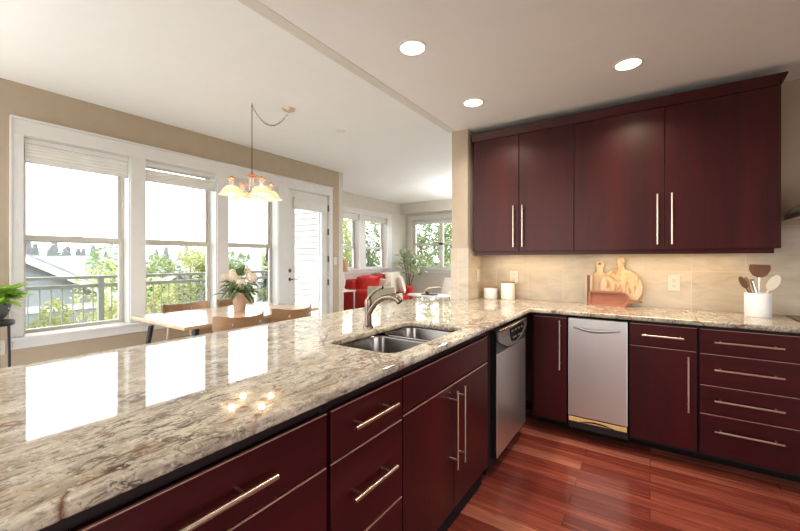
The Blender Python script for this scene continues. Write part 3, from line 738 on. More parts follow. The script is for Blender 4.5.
out = [(-.73, -1.40), (-.73, 2.80), (1.52, 2.80), (1.52, 3.398), (-1.333, 3.398), (-1.333, 3.048), (-1.80, 3.048), (-1.80, -1.40)]
SH = rrect(-1.178, -.820, 1.157, 1.825, .055)
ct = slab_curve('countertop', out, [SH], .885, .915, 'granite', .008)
tag(ct, 'long L-shaped cream and brown speckled granite countertop on the dark cabinets', 'countertop')
# sink
t = thing('kitchen_sink', 'stainless double bowl sink set under the granite countertop', 'sink', (-.99, 1.47, .7))
def bowl(x0, x1, y0, y1, zb, r=.06):
    bm = B(); c = Vector((-.99, 1.47, .7)); rings = []
    for dx, z, rr in ((0, .884, r), (.002, .875, r), (.012, zb+.03, r), (.03, zb+.006, r*.8), (.05, zb, r*.6)):
        pts = rrect(x0+dx, x1-dx, y0+dx, y1-dx, rr, 6)
        rings.append([bm.verts.new(Vector((p[0], p[1], z))-c) for p in pts])
    for a, b in zip(rings[:-1], rings[1:]): ring_between(bm, a, b)
    bm.faces.new(rings[-1])
    o = obj('bowl', bm, 'sink', t, smooth=True)
    s = o.modifiers.new('thick', 'SOLIDIFY'); s.thickness = .0015; s.offset = 0
    dr = B(); lathe(dr, [(0, .004), (.02, .004), (.022, .001), (.043, .003), (.045, 0)], c=Vector(((x0+x1)/2-.03, (y0+y1)/2, zb+.001))-c, seg=20); obj('drain', dr, 'chrome', o, smooth=True)
bowl(-1.184, -.814, 1.150, 1.530, .70); bowl(-1.184, -.814, 1.560, 1.831, .72)
bm = B(); box(bm, -.190, .172, .058, .092, .160, .172)
for v in bm.verts: pass
obj('divider', bm, 'sink', t, .004)
# faucet
t = thing('kitchen_faucet', 'curved bronze nickel single lever faucet behind the sink', 'faucet', (-1.245, 1.535, .9151), -.05)
obj('base_ring', lathe(B(), [(0, 0), (.027, 0), (.027, .006), (.022, .014), (0, .014)], seg=24), 'faucet', t, smooth=True)
obj('body', lathe(B(), [(0, .012), (.0205, .012), (.0200, .06), (.0195, .11), (.0200, .135), (.0165, .152), (0, .156)], seg=24), 'faucet', t, smooth=True)
pts = smooth_path([(.004, 0, .070), (.030, 0, .108), (.065, .0, .142), (.105, 0, .164), (.14, 0, .171)], 5)
obj('spout', tube(B(), pts, [.017-.003*math.sin(PI*i/(len(pts)-1)) for i in range(len(pts))], 14), 'faucet', t, smooth=True)
pts = smooth_path([(.132, 0, .170), (.165, 0, .172), (.195, 0, .165), (.212, 0, .148)], 4)
o = obj('spray_head', tube(B(), pts, [.0145, .0165, .0185, .0195, .0195, .0195, .019, .019, .019, .018, .018, .0175, .0165][:len(pts)], 14), 'faucet', t, smooth=True)
obj('spray_button', box(B(), .160, .180, -.006, .006, .186, .193), 'dgray', o, .002)
pts = smooth_path([(0, 0, .140), (.012, 0, .165), (.045, 0, .192), (.085, 0, .213), (.100, 0, .218)], 5)
obj('lever', tube(B(), pts, [.0165, .015, .0135, .012, .0108, .0095, .0088, .0082, .0078, .0075, .0075, .0076, .0078, .008, .0085, .009, .0095, .010, .0102, .010, .008][:len(pts)], 12), 'faucet', t, smooth=True)
# dishwasher (local x to world y)
t = thing('dishwasher', 'stainless built-in dishwasher with charcoal control panel in the peninsula', 'dishwasher', (PX, 2.09, 0), R90)
obj('tub', box(B(), .004, .600, .022, .57, .11, .868), 'black', t)
obj('door', box(B(), .006, .598, -.018, .022, .115, .722), 'steel', t, .004)
obj('door_edge', box(B(), .0, .006, -.015, .022, .115, .86), 'black', t)
obj('toe_panel', box(B(), 0, .60, .05, .07, 0, .108), 'black', t)
cp = obj('control_panel', box(B(), .006, .598, -.016, .022, .724, .862), 'dgray', t, .003)
n = 24; up = [(.008+(.586)*i/n, .858+.0*i) for i in range(n+1)]
lo = [(.008+.586*i/n, .80-.072*math.sin(PI*(i/n)**.9)) for i in range(n, -1, -1)]
bm = B(); prism(bm, up+lo, 'y', -.026, -.012); obj('control_pod', bm, 'pod', cp, .004)
bm = B(); tube(bm, [(.008+.586*i/n, -.026-.010*math.sin(PI*i/n), .860) for i in range(n+1)], .006, 8); obj('top_lip', bm, 'chrome', cp, smooth=True)
bm = B(); tube(bm, [(x, -.027, z) for x, z in lo], .0025, 6); obj('pod_rim', bm, 'chrome', cp, smooth=True)
kp = obj('keypad', prism(B(), [(.21, .846), (.50, .846), (.525, .83), (.49, .79), (.42, .762), (.33, .748), (.25, .758), (.215, .80)], 'y', -.030, -.024), 'black', cp, .002)
for k in range(8):
    x = .255+.068*(k % 4); z = .822 if k < 4 else .778
    if k == 4 or k == 7: x += .03 if k == 4 else -.03
    obj('button', box(B(), x-.016, x+.016, -.033, -.029, z-.006, z+.006), 'pod', kp, .002)
for k in range(3): obj('vent_slot', box(B(), .06, .15, -.029, -.025, .812+k*.012, .817+k*.012), 'chrome', cp)
# trash compactor
t = thing('trash_compactor', 'stainless trash compactor with an arched handle between dark cabinets', 'trash compactor', (-.484, RY, 0), 0)
obj('housing', box(B(), .003, .365, .022, .57, .10, .868), 'black', t)
obj('door', box(B(), .006, .363, -.012, .022, .185, .866), 'steel', t, .004)
pts = [(.045+.275*i/14, -.018-.040*math.sin(PI*i/14), .806-.012*math.sin(PI*i/14)) for i in range(15)]
obj('handle', tube(B(), pts, [.0075+.0035*math.sin(PI*i/14) for i in range(15)], 12), 'pod', t, smooth=True)
lo_ = obj('lower_panel', box(B(), .006, .363, -.006, .022, .10, .180), 'black', t, .003)
n = 16
bm = B(); prism(bm, [(.01, .178), (.359, .178), (.359, .148), (.01, .148)], 'y', -.012, -.004); obj('gold_strip', bm, 'gold', lo_, .001)
bm = B(); prism(bm, [(.07+.23*i/n, .146+.022*math.sin(PI*i/n)) for i in range(n+1)]+[(.30-.23*i/n, .146+.012*math.sin(PI*i/n)) for i in range(1, n)], 'y', -.016, -.010); obj('pedal', bm, 'black', lo_)
obj('toe_panel', box(B(), .003, .365, .185, .20, 0, .10), 'kick', t)
# upper cabinets
def upper(label, x0, w, doors, right):
    t = thing('upper_cabinet', label, 'cabinet', (x0, 3.10, 1.315), 0, 'dark red upper cabinets')
    bm = B(); box(bm, 0, w, .021, .298, .03, 1.03); obj('carcass', bm, 'cab', t)
    for a, b, hx in doors:
        d = obj('door', box(B(), a, b, 0, .0205, .030, 1.005), 'cab', t, .0022)
        bar_pull(d, (hx, 0, .065), (hx, 0, .410), .0058, .03, .08)
    r = .03 if right else 0; l = 0 if right else .012
    obj('light_rail', box(B(), l, w-r, .012, .034, 0, .030), 'cab', t)
    x1 = w+(.024 if right else 0); xl = -.008 if not right else 0
    bm = B(); prism(bm, [(.021, 1.008), (.0, 1.008), (-.024, 1.066), (-.024, 1.070), (.298, 1.070), (.298, 1.008)], 'x', xl, w)
    if right: prism(bm, [(w-.0, 1.008), (w+.024, 1.066), (w+.024, 1.070), (w, 1.070)], 'y', -.024, .298)
    obj('crown_molding', bm, 'cabh', t)
    return t
upper('dark red upper cabinet of two narrow doors next to the tan wall end', -1.308, .824, [(.002, .402, .364), (.406, .822, .438)], False)
upper('dark red upper cabinet of two wide doors next to the range hood', -.484, 1.135, [(.002, .566, .526), (.570, 1.133, .606)], True)
# hood
t = thing('range_hood', 'stainless pyramid range hood right of the upper cabinets', 'range hood', (1.11, 3.155, 1.53))
obj('rim', box(B(), -.385, .385, -.245, .243, 0, .035), 'steel', t, .002)
bm = B(); a = [bm.verts.new(v) for v in ((-.385, -.245, .035), (.385, -.245, .035), (.385, .243, .035), (-.385, .243, .035))]
b = [bm.verts.new(v) for v in ((-.14, -.02, .27), (.14, -.02, .27), (.14, .243, .27), (-.14, .243, .27))]
ring_between(bm, a, b); bm.faces.new(b); obj('canopy', bm, 'steel', t)
obj('chimney', box(B(), -.135, .135, -.015, .243, .27, .908), 'steel', t)
obj('filter', box(B(), -.33, .33, -.2, .2, -.006, 0), 'pod', t)
# cooktop
t = thing('cooktop', 'black cooktop set in the counter at the right edge of the picture', 'cooktop', (1.09, 3.10, .9152))
obj('glass_plate', box(B(), -.37, .37, -.25, .25, 0, .006), 'black', t, .002)
for x, y in ((-.2, -.11), (.2, -.11), (-.2, .13), (.2, .13)):
    g = B()
    for a in range(4):
        A = a*PI/2+PI/4; tube(g, [(x+math.cos(A)*.03, y+math.sin(A)*.03, .032), (x+math.cos(A)*.14, y+math.sin(A)*.115, .032), (x+math.cos(A)*.155, y+math.sin(A)*.118, .006)], .006, 6)
    lathe(g, [(0, .006), (.04, .006), (.04, .018), (0, .022)], (x, y, 0), 16)
    obj('grate', g, 'blackm', t, smooth=True)
# lights under the cabinets
for x, w, lb in ((-.9, .62, 'warm light bar under the narrower upper cabinet'), (.08, .95, 'warm light bar under the wider upper cabinet')):
    t = thing('light_bar', lb, 'light', (x, 3.22, 1.332), 0, 'light bars under the upper cabinets')
    obj('housing', box(B(), -w/2, w/2, -.02, .02, 0, .012), 'white', t); obj('lens', box(B(), -w/2+.01, w/2-.01, -.014, .014, -.003, 0), 'warmglow', t)
    ld = bpy.data.lights.new('bar_light', 'AREA'); ld.shape = 'RECTANGLE'; ld.size = w; ld.size_y = .03; ld.energy = 1.6*w; ld.color = (1, .70, .36)
    lo2 = bpy.data.objects.new('bar_light', ld); COL.objects.link(lo2); lo2.parent = t; lo2.location = (0, 0, -.006)
# recessed lights
for x, y, lb in ((-1.08, 1.715, 'round recessed ceiling light over the peninsula, largest of the three'), (-1.085, 2.57, 'round recessed ceiling light nearest the tan wall end'), (-.108, 2.578, 'round recessed ceiling light in front of the wide upper cabinets'), (-.108, 1.715, 'unseen round recessed ceiling light added over the kitchen aisle')):  # the fourth one is out of view, added for brightness
    t = thing('recessed_light', lb, 'ceiling light', (x, y, ZK-.0065 if False else ZK), 0, 'recessed kitchen ceiling lights')
    obj('trim_ring', lathe(B(), [(.064, 0), (.082, 0), (.080, -.004), (.066, -.005), (.064, 0)], seg=32), 'white', t, smooth=True)
    obj('lens', lathe(B(), [(0, -.003), (.065, -.003), (.065, -.001), (0, -.001)], seg=32), 'lampglow', t)
    ld = bpy.data.lights.new('can_light', 'AREA'); ld.shape = 'DISK'; ld.size = .12; ld.energy = 6; ld.color = (1, .91, .80); ld.spread = math.radians(140)
    lo2 = bpy.data.objects.new('can_light', ld); COL.objects.link(lo2); lo2.parent = t; lo2.location = (0, 0, -.007)
t = thing('ceiling_fitting', 'tiny white round fitting on the ceiling beyond the chandelier', 'ceiling light', (-2.918, 3.107, ZL))
obj('trim_ring', lathe(B(), [(0, -.012), (.045, -.012), (.05, 0), (0, 0)], seg=24), 'white', t, smooth=True)
# outlets, switches
def outlet(name, label, loc, rz, kind='outlet'):
    t = thing(name, label, 'outlet' if kind == 'outlet' else 'light switch', loc, rz)
    obj('cover_plate', box(B(), -.037, .037, -.006, 0, -.059, .059), 'plate', t, .003)
    if kind == 'outlet':
        for z in (-.021, .021):
            s = obj('socket', lathe(B(), [(0, .002), (.016, .002), (.0165, 0), (0, 0)], seg=20, mat=Matrix.Translation((0, -.006, z)) @ Matrix.Rotation(PI/2, 4, 'X')), 'plate', t)
            bm = B(); box(bm, -.0075, -.0055, -.009, -.0078, z-.002, z+.008); box(bm, .0055, .0075, -.009, -.0078, z-.002, z+.008); box(bm, -.002, .002, -.009, -.0078, z-.011, z-.007); obj('slots', bm, 'black', s)
    else:
        obj('rocker', box(B(), -.016, .016, -.010, -.005, -.033, .033), 'plate', t, .002)
    return t
outlet('wall_outlet', 'ivory wall outlet on the backsplash left of the utensil crock', (.147, YB-.0102, 1.102), 0)
outlet('wall_outlet', 'ivory wall outlet on the backsplash behind the taller canister', (-1.035, YB-.0102, 1.115), 0)
outlet('light_switch', 'ivory switch on the tiled wall end beside the short canister', (-1.3348, 3.27, 1.125), PI/2, 'switch')
outlet('light_switch', 'ivory light switch beside the glass patio door', (XW+.0002, 4.467, 1.247), PI/2, 'switch')
outlet('wall_outlet', 'white wall outlet low behind the black plant stand', (XW+.0002, .645, .565), PI/2)

# ------------------------------------------------------------------ on the counter
def canister(label, x, y, r, h):
    t = thing('canister', label, 'canister', (x, y, .9152), 0, 'white ceramic canisters')
    obj('jar', lathe(B(), [(0, 0), (r-.008, 0), (r, .01), (r, h-.012), (r-.003, h), (r-.012, h), (r-.012, h-.01), (0, h-.01)], seg=36), 'white', t, smooth=True)
    obj('lid', lathe(B(), [(0, h-.008), (r-.013, h-.008), (r-.013, h+.001), (r-.001, h+.001), (r-.001, h+.011), (r-.004, h+.013), (0, h+.013)], seg=36), 'chair', t, smooth=True)
canister('short white canister with a wooden lid by the tan wall end', -1.222, 3.30, .062, .098)
canister('taller white canister with a wooden lid in front of the outlet', -1.062, 3.30, .061, .150)
t = thing('utensil_crock', 'white marble utensil crock on the counter below the cabinet end', 'utensil crock', (.571, 3.235, .9152))
obj('pot', lathe(B(), [(0, 0), (.063, 0), (.065, .004), (.065, .145), (.063, .148), (.056, .148), (.056, .02), (0, .02)], seg=40), 'marble', t, smooth=True)
def utensil(name, label, cat, base, tip, handle_mat, head, head_mat, r=.006):
    b = Vector(base); d = Vector(tip)-b; L = d.length
    t = thing(name, label, cat, base, 0, 'utensils in the white crock'); zz = d.normalized(); xx = (Vector((1, 0, 0))-zz*zz.x).normalized(); q = Matrix((xx, zz.cross(xx), zz)).transposed().to_quaternion(); t.rotation_mode = 'QUATERNION'; t.rotation_quaternion = q
    obj('handle', tube(B(), [(0, 0, 0), (0, 0, L)], [r, r*.8], 8), handle_mat, t, smooth=True)
    obj(head[0], head[1](L), head_mat, t, smooth=True)
    return t
def paddle(w, h, th=.006, curve=.0, rot=0):
    def f(L):
        bm = B(); pts = []
        for i in range(20):
            a = 2*PI*i/20; pts.append((math.cos(a)*w*.5, L-.01+h*.5+math.sin(a)*h*.5))
        prism(bm, pts, 'y', -th/2, th/2)
        if rot: bmesh.ops.rotate(bm, verts=bm.verts, cent=(0, 0, L), matrix=Matrix.Rotation(rot, 3, 'Z'))
        return bm
    return f
cz = .9152+.022; cx, cy = .571, 3.235
utensil('wooden_spoon', 'dark wooden spoon leaning far left in the crock', 'spoon', (cx+.01, cy-.01, cz), (cx-.057, cy, cz+.16), 'walnut', ('bowl', paddle(.034, .085, .010)), 'walnut')
utensil('spatula', 'brown handled spatula second from left in the crock', 'spatula', (cx+.005, cy+.015, cz), (cx-.042, cy+.02, cz+.175), 'chair', ('blade', paddle(.022, .065, .006)), 'chair')
utensil('whisk_tongs', 'thin chrome tongs leaning left in the crock', 'tongs', (cx+.02, cy-.01, cz), (cx-.030, cy-.022, cz+.20), 'chrome', ('arm', lambda L: box(B(), -.009, .009, -.003, .003, L*.4, L+.015)), 'chrome')
utensil('serving_spoon', 'large brown spatula with a wide head standing upright in the crock', 'serving spoon', (cx, cy+.005, cz), (cx+.008, cy+.01, cz+.225), 'steel', ('blade', lambda L: prism(B(), [(-.05, L+.075), (-.045, L+.082), (.045, L+.082), (.05, L+.075), (.05, L+.045), (.033, L+.012), (.012, L), (-.012, L), (-.033, L+.012), (-.05, L+.045)], 'y', -.004, .004)), 'walnut', .005)
utensil('silicone_spatula', 'cream spoon spatula leaning right in the crock', 'spatula', (cx-.02, cy+.01, cz), (cx+.052, cy-.005, cz+.155), 'silicone', ('blade', paddle(.052, .105, .010)), 'silicone')
# boards: outline in x,z, leaned against the tile
def board(name, label, cat, pts, hole, y, th, mat, x, lean, holepts=None):
    bm = B()
    if holepts:
        cu = None
    prism(bm, pts, 'y', -th/2, th/2); o = obj(name, bm, mat, None, .0025)
    o.location = (x, y, .9155+abs(math.sin(lean))*th/2+.001); o.rotation_euler = (-lean, 0, 0)
    return tag(o, label, cat)
def arc(cx, cz, r, a0, a1, n): return [(cx+r*math.cos(math.radians(a0+(a1-a0)*i/n)), cz+r*math.sin(math.radians(a0+(a1-a0)*i/n))) for i in range(n+1)]
# paddle board with a hanging hole
def slab_xz(name, outline, holes, th, mat):
    o = slab_curve(name, outline, holes, -th/2, th/2, mat, .002)
    for v in o.data.vertices: v.co = Vector((v.co.x, -v.co.z, v.co.y))
    return o
pd = [(-.062, 0), (.062, 0), (.064, .01), (.064, .205), (.055, .232), (.034, .25), (.022, .262), (.021, .285)]+arc(0, .318, .034, -45, 225, 14)+[(-.021, .285), (-.022, .262), (-.034, .25), (-.055, .232), (-.064, .205), (-.064, .01)]
o = slab_xz('cutting_board', pd, [arc(0, .325, .011, 0, 345, 14)], .016, 'maple'); o.location = (-.335, 3.345, .9165); o.rotation_euler = (-.13, 0, 0)
tag(o, 'pale wooden paddle board with a hanging hole leaning on the backsplash', 'cutting board')
rd = arc(0, .142, .142, -80, 68, 26)+[(.022, .285), (.020, .315)]+arc(0, .345, .027, -35, 215, 12)+[(-.020, .315), (-.022, .285)]+arc(0, .142, .142, 112, 260, 26)
o = slab_xz('cutting_board', rd, [], .016, 'olive'); o.location = (-.188, 3.330, .9165); o.rotation_euler = (-.10, 0, 0)
tag(o, 'round mottled wooden board with a short handle behind the red tray', 'cutting board')
t = thing('cutting_board', 'narrow striped dark and pale wood board standing at left of the boards', 'cutting board', (-.408, 3.315, .9155))
for x0, x1, m in ((-.028, -.012, 'maple'), (-.012, .010, 'walnut'), (.010, .026, 'maple')): obj('strip', box(B(), x0, x1, -.010, .030, 0, .235), m, t, .001)
# red tray scoop
t = thing('serving_tray', 'reddish wooden tray with a rim and right-hand handle leaning in front', 'tray', (-.262, 3.265, .9165)); t.rotation_euler = (-.28, 0, 0)
oc = [(-.135, .004), (-.128, 0), (.08, 0)]+arc(.075, .052, .052, -80, 80, 10)+[(.08, .105), (-.128, .105), (-.135, .10)]
obj('tray_base', prism(B(), oc, 'y', 0, .008), 'acacia', t)
bm = B(); pp = [Vector((p[0], -.008, p[1])) for p in oc]; pp.append(pp[0]); tube(bm, pp, .0065, 6, True, 1.6); obj('rim', bm, 'acacia', t, smooth=True)
bm = B(); tube(bm, [(.118, -.004, .055), (.17, -.006, .05), (.205, -.006, .046), (.215, -.006, .045)], [.012, .009, .011, .007], 10, True, .7); obj('handle', bm, 'acacia', t, smooth=True)

# ================================================================== DINING
t = thing('dining_table', 'long pale wood dining table with dark splayed legs by the windows', 'table', (-3.48, 2.19, 0))
obj('tabletop', box(B(), -.49, .49, -.76, .64, .722, .75), 'tabwood', t, .004)
for sx in (-1, 1):
    for sy in (-1, 1):
        obj('leg', tube(B(), [(sx*.40, -.06+sy*.56, .722), (sx*.43, -.06+sy*.66, 0)], [.024, .016], 10), 'blackm', t, smooth=True)
    obj('apron', box(B(), sx*.38-.012, sx*.38+.012, -.66, .54, .66, .722), 'tabwood', t)
def chair(mat, lt):
    t = thing('dining_chair', 'x', 'chair', (0, 0, 0), 0, 'bentwood chairs around the dining table')
    # curved back panel, opening to +y
    bm = B(); n = 16; rows = []
    for thick in (0, .011):
        for z in (0, 1, 2, 3):
            row = []
            for i in range(n+1):
                s = -1+2*i/n; a = s*1.12; R = .262-thick
                x = R*math.sin(a); y = -.215+.262-R*math.cos(a)
                zz = (.655, .69, .765, .798)[z]
                e = abs(s)**5
                zz = zz+.034*abs(s)**2.4+(.012*e if z < 2 else -.016*abs(s)**14)
                tilt = (zz-.65)*-.12
                row.append(bm.verts.new((x, y+tilt, zz)))
            rows.append(row)
    for k in (0, 1, 2):
        for i in range(n): bm.faces.new((rows[k][i], rows[k][i+1], rows[k+1][i+1], rows[k+1][i])); bm.faces.new((rows[k+4][i], rows[k+5][i], rows[k+5][i+1], rows[k+4][i+1]))
    for i in range(n):
        bm.faces.new((rows[3][i], rows[3][i+1], rows[7][i+1], rows[7][i])); bm.faces.new((rows[0][i], rows[4][i], rows[4][i+1], rows[0][i+1]))
    for k in range(3):
        bm.faces.new((rows[k][0], rows[k+1][0], rows[k+5][0], rows[k+4][0])); bm.faces.new((rows[k][n], rows[k+4][n], rows[k+5][n], rows[k+1][n]))
    obj('backrest', bm, mat, t, smooth=True)
    bm = B(); prism(bm, rrect(-.21, .21, -.19, .21, .09, 6), 'z', .435, .452); obj('seat', bm, mat, t, .004)
    for s in (-1, 1):
        obj('leg', tube(B(), [(s*.15, .14, .435), (s*.20, .19, 0)], [.016, .011], 10), lt, t, smooth=True)
        obj('leg', tube(B(), smooth_path([(s*.125, -.172, .69), (s*.13, -.180, .60), (s*.15, -.16, .44), (s*.19, -.22, 0)], 4), .013, 10), lt, t, smooth=True)
        b = obj('bolt_cap', lathe(B(), [(0, -.004), (.014, -.004), (.013, .005), (0, .007)], seg=14, mat=Matrix.Translation((s*.118, -.194, .742)) @ Matrix.Rotation(PI/2, 4, 'X')), 'steel', t, smooth=True)
    return t
c1 = chair('chair', 'chairlt')
place(c1, (-3.00, 1.85, 0), PI/2, 'honey wood bentwood chair nearest the counter, left of the pair in front')
c = copy_tree(c1); place(c, (-3.00, 2.41, 0), PI/2, 'honey wood bentwood chair nearest the counter, right of the pair in front')
c = copy_tree(c1); place(c, (-3.97, 1.96, 0), -PI/2, 'bentwood chair on the window side of the table, left of the bouquet')
c = copy_tree(c1); place(c, (-3.97, 2.53, 0), -PI/2, 'bentwood chair on the window side of the table, behind the bouquet')
# vase of flowers
vx, vy, vz = -3.47, 2.20, .7505
t = thing('flower_vase', 'pinkish beige vase standing in the middle of the dining table', 'vase', (vx, vy, vz))
obj('pot', lathe(B(), [(0, 0), (.050, 0), (.055, .01), (.062, .09), (.066, .17), (.067, .19), (.061, .19), (.058, .17), (.05, .02), (0, .02)], seg=32), 'vase', t, smooth=True)
rnd = random.Random(7)
def leaf(bm, base, d, L, w, droop=.3, seg=4):
    d = Vector(d).normalized(); s = d.cross(Vector((0, 0, 1))); s = s.normalized() if s.length > .01 else Vector((1, 0, 0)); p = Vector(base); prev = None
    for i in range(seg+1):
        u = i/seg; ww = w*math.sin(PI*min(max(u, .06), .97))**.8*.5
        q = [bm.verts.new(p-s*ww+Vector((0, 0, ww*.35))), bm.verts.new(p), bm.verts.new(p+s*ww+Vector((0, 0, ww*.35)))]
        if prev: bm.faces.new((prev[0], prev[1], q[1], q[0])); bm.faces.new((prev[1], prev[2], q[2], q[1]))
        prev = q; p = p+(d+Vector((0, 0, -droop*u*1.5))).normalized()*(L/seg)
rt = Vector((.828, .561, 0)); fwd = Vector((-.561, .828, 0))
heads = [(-.155, .0, .335, .046), (-.055, -.03, .345, .052), (.045, -.07, .285, .048), (.13, -.01, .335, .054), (-.01, .07, .385, .042), (.06, .05, .40, .038), (-.10, .06, .385, .042), (.10, .08, .29, .042)]
for k, (a, f, z, r) in enumerate(heads):
    p = rt*a+fwd*f+Vector((vx, vy, vz+z))
    e = thing('peony', ['pale pink flower at the left edge of the bouquet', 'pale pink flower left of centre in the bouquet', 'lowest pale pink flower in the front of the bouquet', 'large pale pink flower on the right of the bouquet', 'white flower at the back centre of the bouquet', 'white flower at the top right back of the bouquet', 'white flower at the top left back of the bouquet', 'pale flower at the lower right back of the bouquet'][k], 'flower', p, 0, 'flowers in the dining table bouquet')
    bm = B()
    for q in range(34):
        th = math.acos(1-1.75*(q+.5)/34); ph = q*2.4; n_ = Vector((math.sin(th)*math.cos(ph), math.sin(th)*math.sin(ph), math.cos(th)))
        u = n_.cross(Vector((.3, .2, 1))).normalized(); v = n_.cross(u); s = r*.42; c0 = n_*r*.74
        vs = [bm.verts.new(c0+u*math.cos(x)*s+v*math.sin(x)*s+n_*(r*.22*(1 if k2 % 2 else .55))) for k2, x in enumerate([2*PI*i/6 for i in range(6)])]
        m_ = bm.verts.new(c0-n_*r*.1)
        for i in range(6): bm.faces.new((m_, vs[i], vs[(i+1) % 6]))
    bmesh.ops.create_icosphere(bm, subdivisions=2, radius=r*.72)
    obj('petals', bm, 'peony', e, smooth=True)
    sb = B(); end = Vector((vx, vy, vz+.16))-p; tube(sb, smooth_path([(0, 0, -r*.6), (end.x*.6, end.y*.6, end.z*.5), tuple(end)], 4), .0035, 6); obj('stem', sb, 'leafd', e)
bm = B()
for k in range(90):
    a = rnd.uniform(0, 2*PI); z = rnd.uniform(.16, .29); q = rnd.uniform(.02, .12)
    leaf(bm, (math.cos(a)*q, math.sin(a)*q, z), (math.cos(a), math.sin(a), rnd.uniform(-.9, .7)), rnd.uniform(.09, .17), rnd.uniform(.03, .05), .7)
for k in range(12):
    a = rnd.uniform(0, 2*PI); leaf(bm, (math.cos(a)*.03, math.sin(a)*.03, .36), (math.cos(a)*.5, math.sin(a)*.5, 1), rnd.uniform(.08, .13), .03, .2)
o = obj('bouquet_foliage', bm, 'leafd'); o.location = (vx, vy, vz); tag(o, 'drooping green leaves of the bouquet in the dining table vase', 'foliage')
# chandelier
CX, CY = -3.084, 2.082
t = thing('chandelier', 'four light chandelier with cream glass shades and copper caps over the dining table', 'chandelier', (CX, CY, 1.87))
obj('crown_cap', lathe(B(), [(0, .172), (.030, .172), (.047, .188), (.047, .194), (.018, .200), (.008, .215), (0, .215)], seg=28), 'copper', t, smooth=True)
bm = B()
for k in range(4):
    a = k*PI/2+.3; tube(bm, [(.02*math.cos(a), .02*math.sin(a), .035), (.02*math.cos(a), .02*math.sin(a), .175)], .006, 8)
lathe(bm, [(0, .09), (.026, .092), (.026, .098), (0, .10)], seg=16); obj('center_column', bm, 'nickel', t, smooth=True)
obj('finial', lathe(B(), [(0, 0), (.008, .004), (.014, .014), (.035, .030), (.035, .038), (0, .044)], seg=24), 'copper', t, smooth=True)
for deg in (205.8, 295.8, 25.8, 115.8):
    A = math.radians(deg)+math.radians(56.1); d = Vector((math.cos(A), math.sin(A), 0)); R = .188
    ar = obj('arm', tube(B(), smooth_path([d*.02+Vector((0, 0, .045)), d*.09+Vector((0, 0, .025)), d*.15+Vector((0, 0, .055)), d*R+Vector((0, 0, .085))], 5), .006, 8), 'chrome', t, smooth=True)
    c = d*R
    obj('cap', lathe(B(), [(0, .118), (.018, .120), (.037, .130), (.037, .136), (.015, .140), (.009, .150), (.006, .156), (0, .158)], (c.x, c.y, 0), 24), 'copper', ar, smooth=True)
    bm = B()
    for k in range(3):
        a = k*2.09+.4; tube(bm, [(c.x+.015*math.cos(a), c.y+.015*math.sin(a), .06), (c.x+.015*math.cos(a), c.y+.015*math.sin(a), .12)], .0045, 8)
    obj('socket_rods', bm, 'nickel', ar, smooth=True)
    sh = obj('glass_shade', lathe(B(), [(.022, .066), (.042, .063), (.062, .050), (.076, .030), (.090, .008), (.108, -.010), (.110, -.012), (.106, -.0125), (.087, .004), (.072, .027), (.059, .045), (.040, .058), (.022, .061)], (c.x, c.y, 0), 36), 'alabaster', t, smooth=True)
    bb = B(); bmesh.ops.create_uvsphere(bb, u_segments=16, v_segments=10, radius=.024)
    for v in bb.verts: v.co += Vector((c.x, c.y, .018))
    obj('bulb', bb, 'bulb', sh, smooth=True)
bm = B(); box(bm, -.004, .004, -.004, .004, .205, .225)
def link(bm, p, d, k, s=.010):
    d = d.normalized(); u = d.cross(Vector((0, 0, 1)) if abs(d.z) < .9 else Vector((1, 0, 0))).normalized(); v = d.cross(u)
    if k % 2: u = v
    pts = [p+d*math.cos(a)*s*1.25+u*math.sin(a)*s*.7 for a in [2*PI*i/10 for i in range(11)]]
    tube(bm, pts, .0017, 5, False)
z = .22; k = 0
while z < .855: link(bm, Vector((0, 0, z)), Vector((0, 0, 1)), k); z += .0215; k += 1
def catenary(a, b, sag, n):
    return [a.lerp(b, i/n)+Vector((0, 0, -sag*4*(i/n)*(1-i/n))) for i in range(n+1)]
a = Vector((0, 0, .845)); b = Vector((-2.909-CX, 2.367-CY, .845)); pts = catenary(a, b, .16, 23)
for i in range(23): link(bm, (pts[i]+pts[i+1])/2, pts[i+1]-pts[i], i)
obj('chain', bm, 'faucet', t)
obj('ceiling_hook', tube(B(), smooth_path([(0, 0, .87), (0, 0, .855), (.010, 0, .845), (.004, 0, .835), (-.006, 0, .838)], 4), .003, 6), 'blackm', t)
obj('canopy', lathe(B(), [(0, .835), (.02, .838), (.055, .855), (.062, .8695), (0, .8695)], (b.x, b.y, 0), 28), 'nickel', t, smooth=True)
# plant stand
t = thing('plant_stand', 'black iron plant stand at the left edge of the picture', 'stand', (-4.14, .565, 0))
obj('top', lathe(B(), [(0, .772), (.135, .772), (.14, .778), (.14, .80), (.136, .805), (0, .805)], seg=32), 'blackm', t, smooth=True)
for k in range(4):
    a = k*PI/2+PI/4+.2; obj('leg', tube(B(), [(.115*math.cos(a), .115*math.sin(a), .772), (.125*math.cos(a), .125*math.sin(a), 0)], .009, 6), 'blackm', t)
obj('lower_ring', tube(B(), [(.12*math.cos(2*PI*i/24), .12*math.sin(2*PI*i/24), .2) for i in range(25)], .006, 6, False), 'blackm', t)
t = thing('potted_plant', 'bright green leafy plant in a dark gray bowl on the plant stand', 'potted plant', (-4.14, .565, .8055))
obj('pot', lathe(B(), [(0, 0), (.06, 0), (.09, .03), (.115, .08), (.12, .13), (.112, .13), (.10, .11), (0, .11)], seg=32), 'concrete', t, smooth=True)
bm = B(); rnd = random.Random(3)
for k in range(120):
    a = rnd.uniform(0, 2*PI); q = rnd.uniform(.0, .10); el = rnd.uniform(.2, 1.8)
    leaf(bm, (math.cos(a)*q, math.sin(a)*q, .12+rnd.uniform(0, .06)), (math.cos(a), math.sin(a), el), rnd.uniform(.12, .20), rnd.uniform(.075, .11), .55)
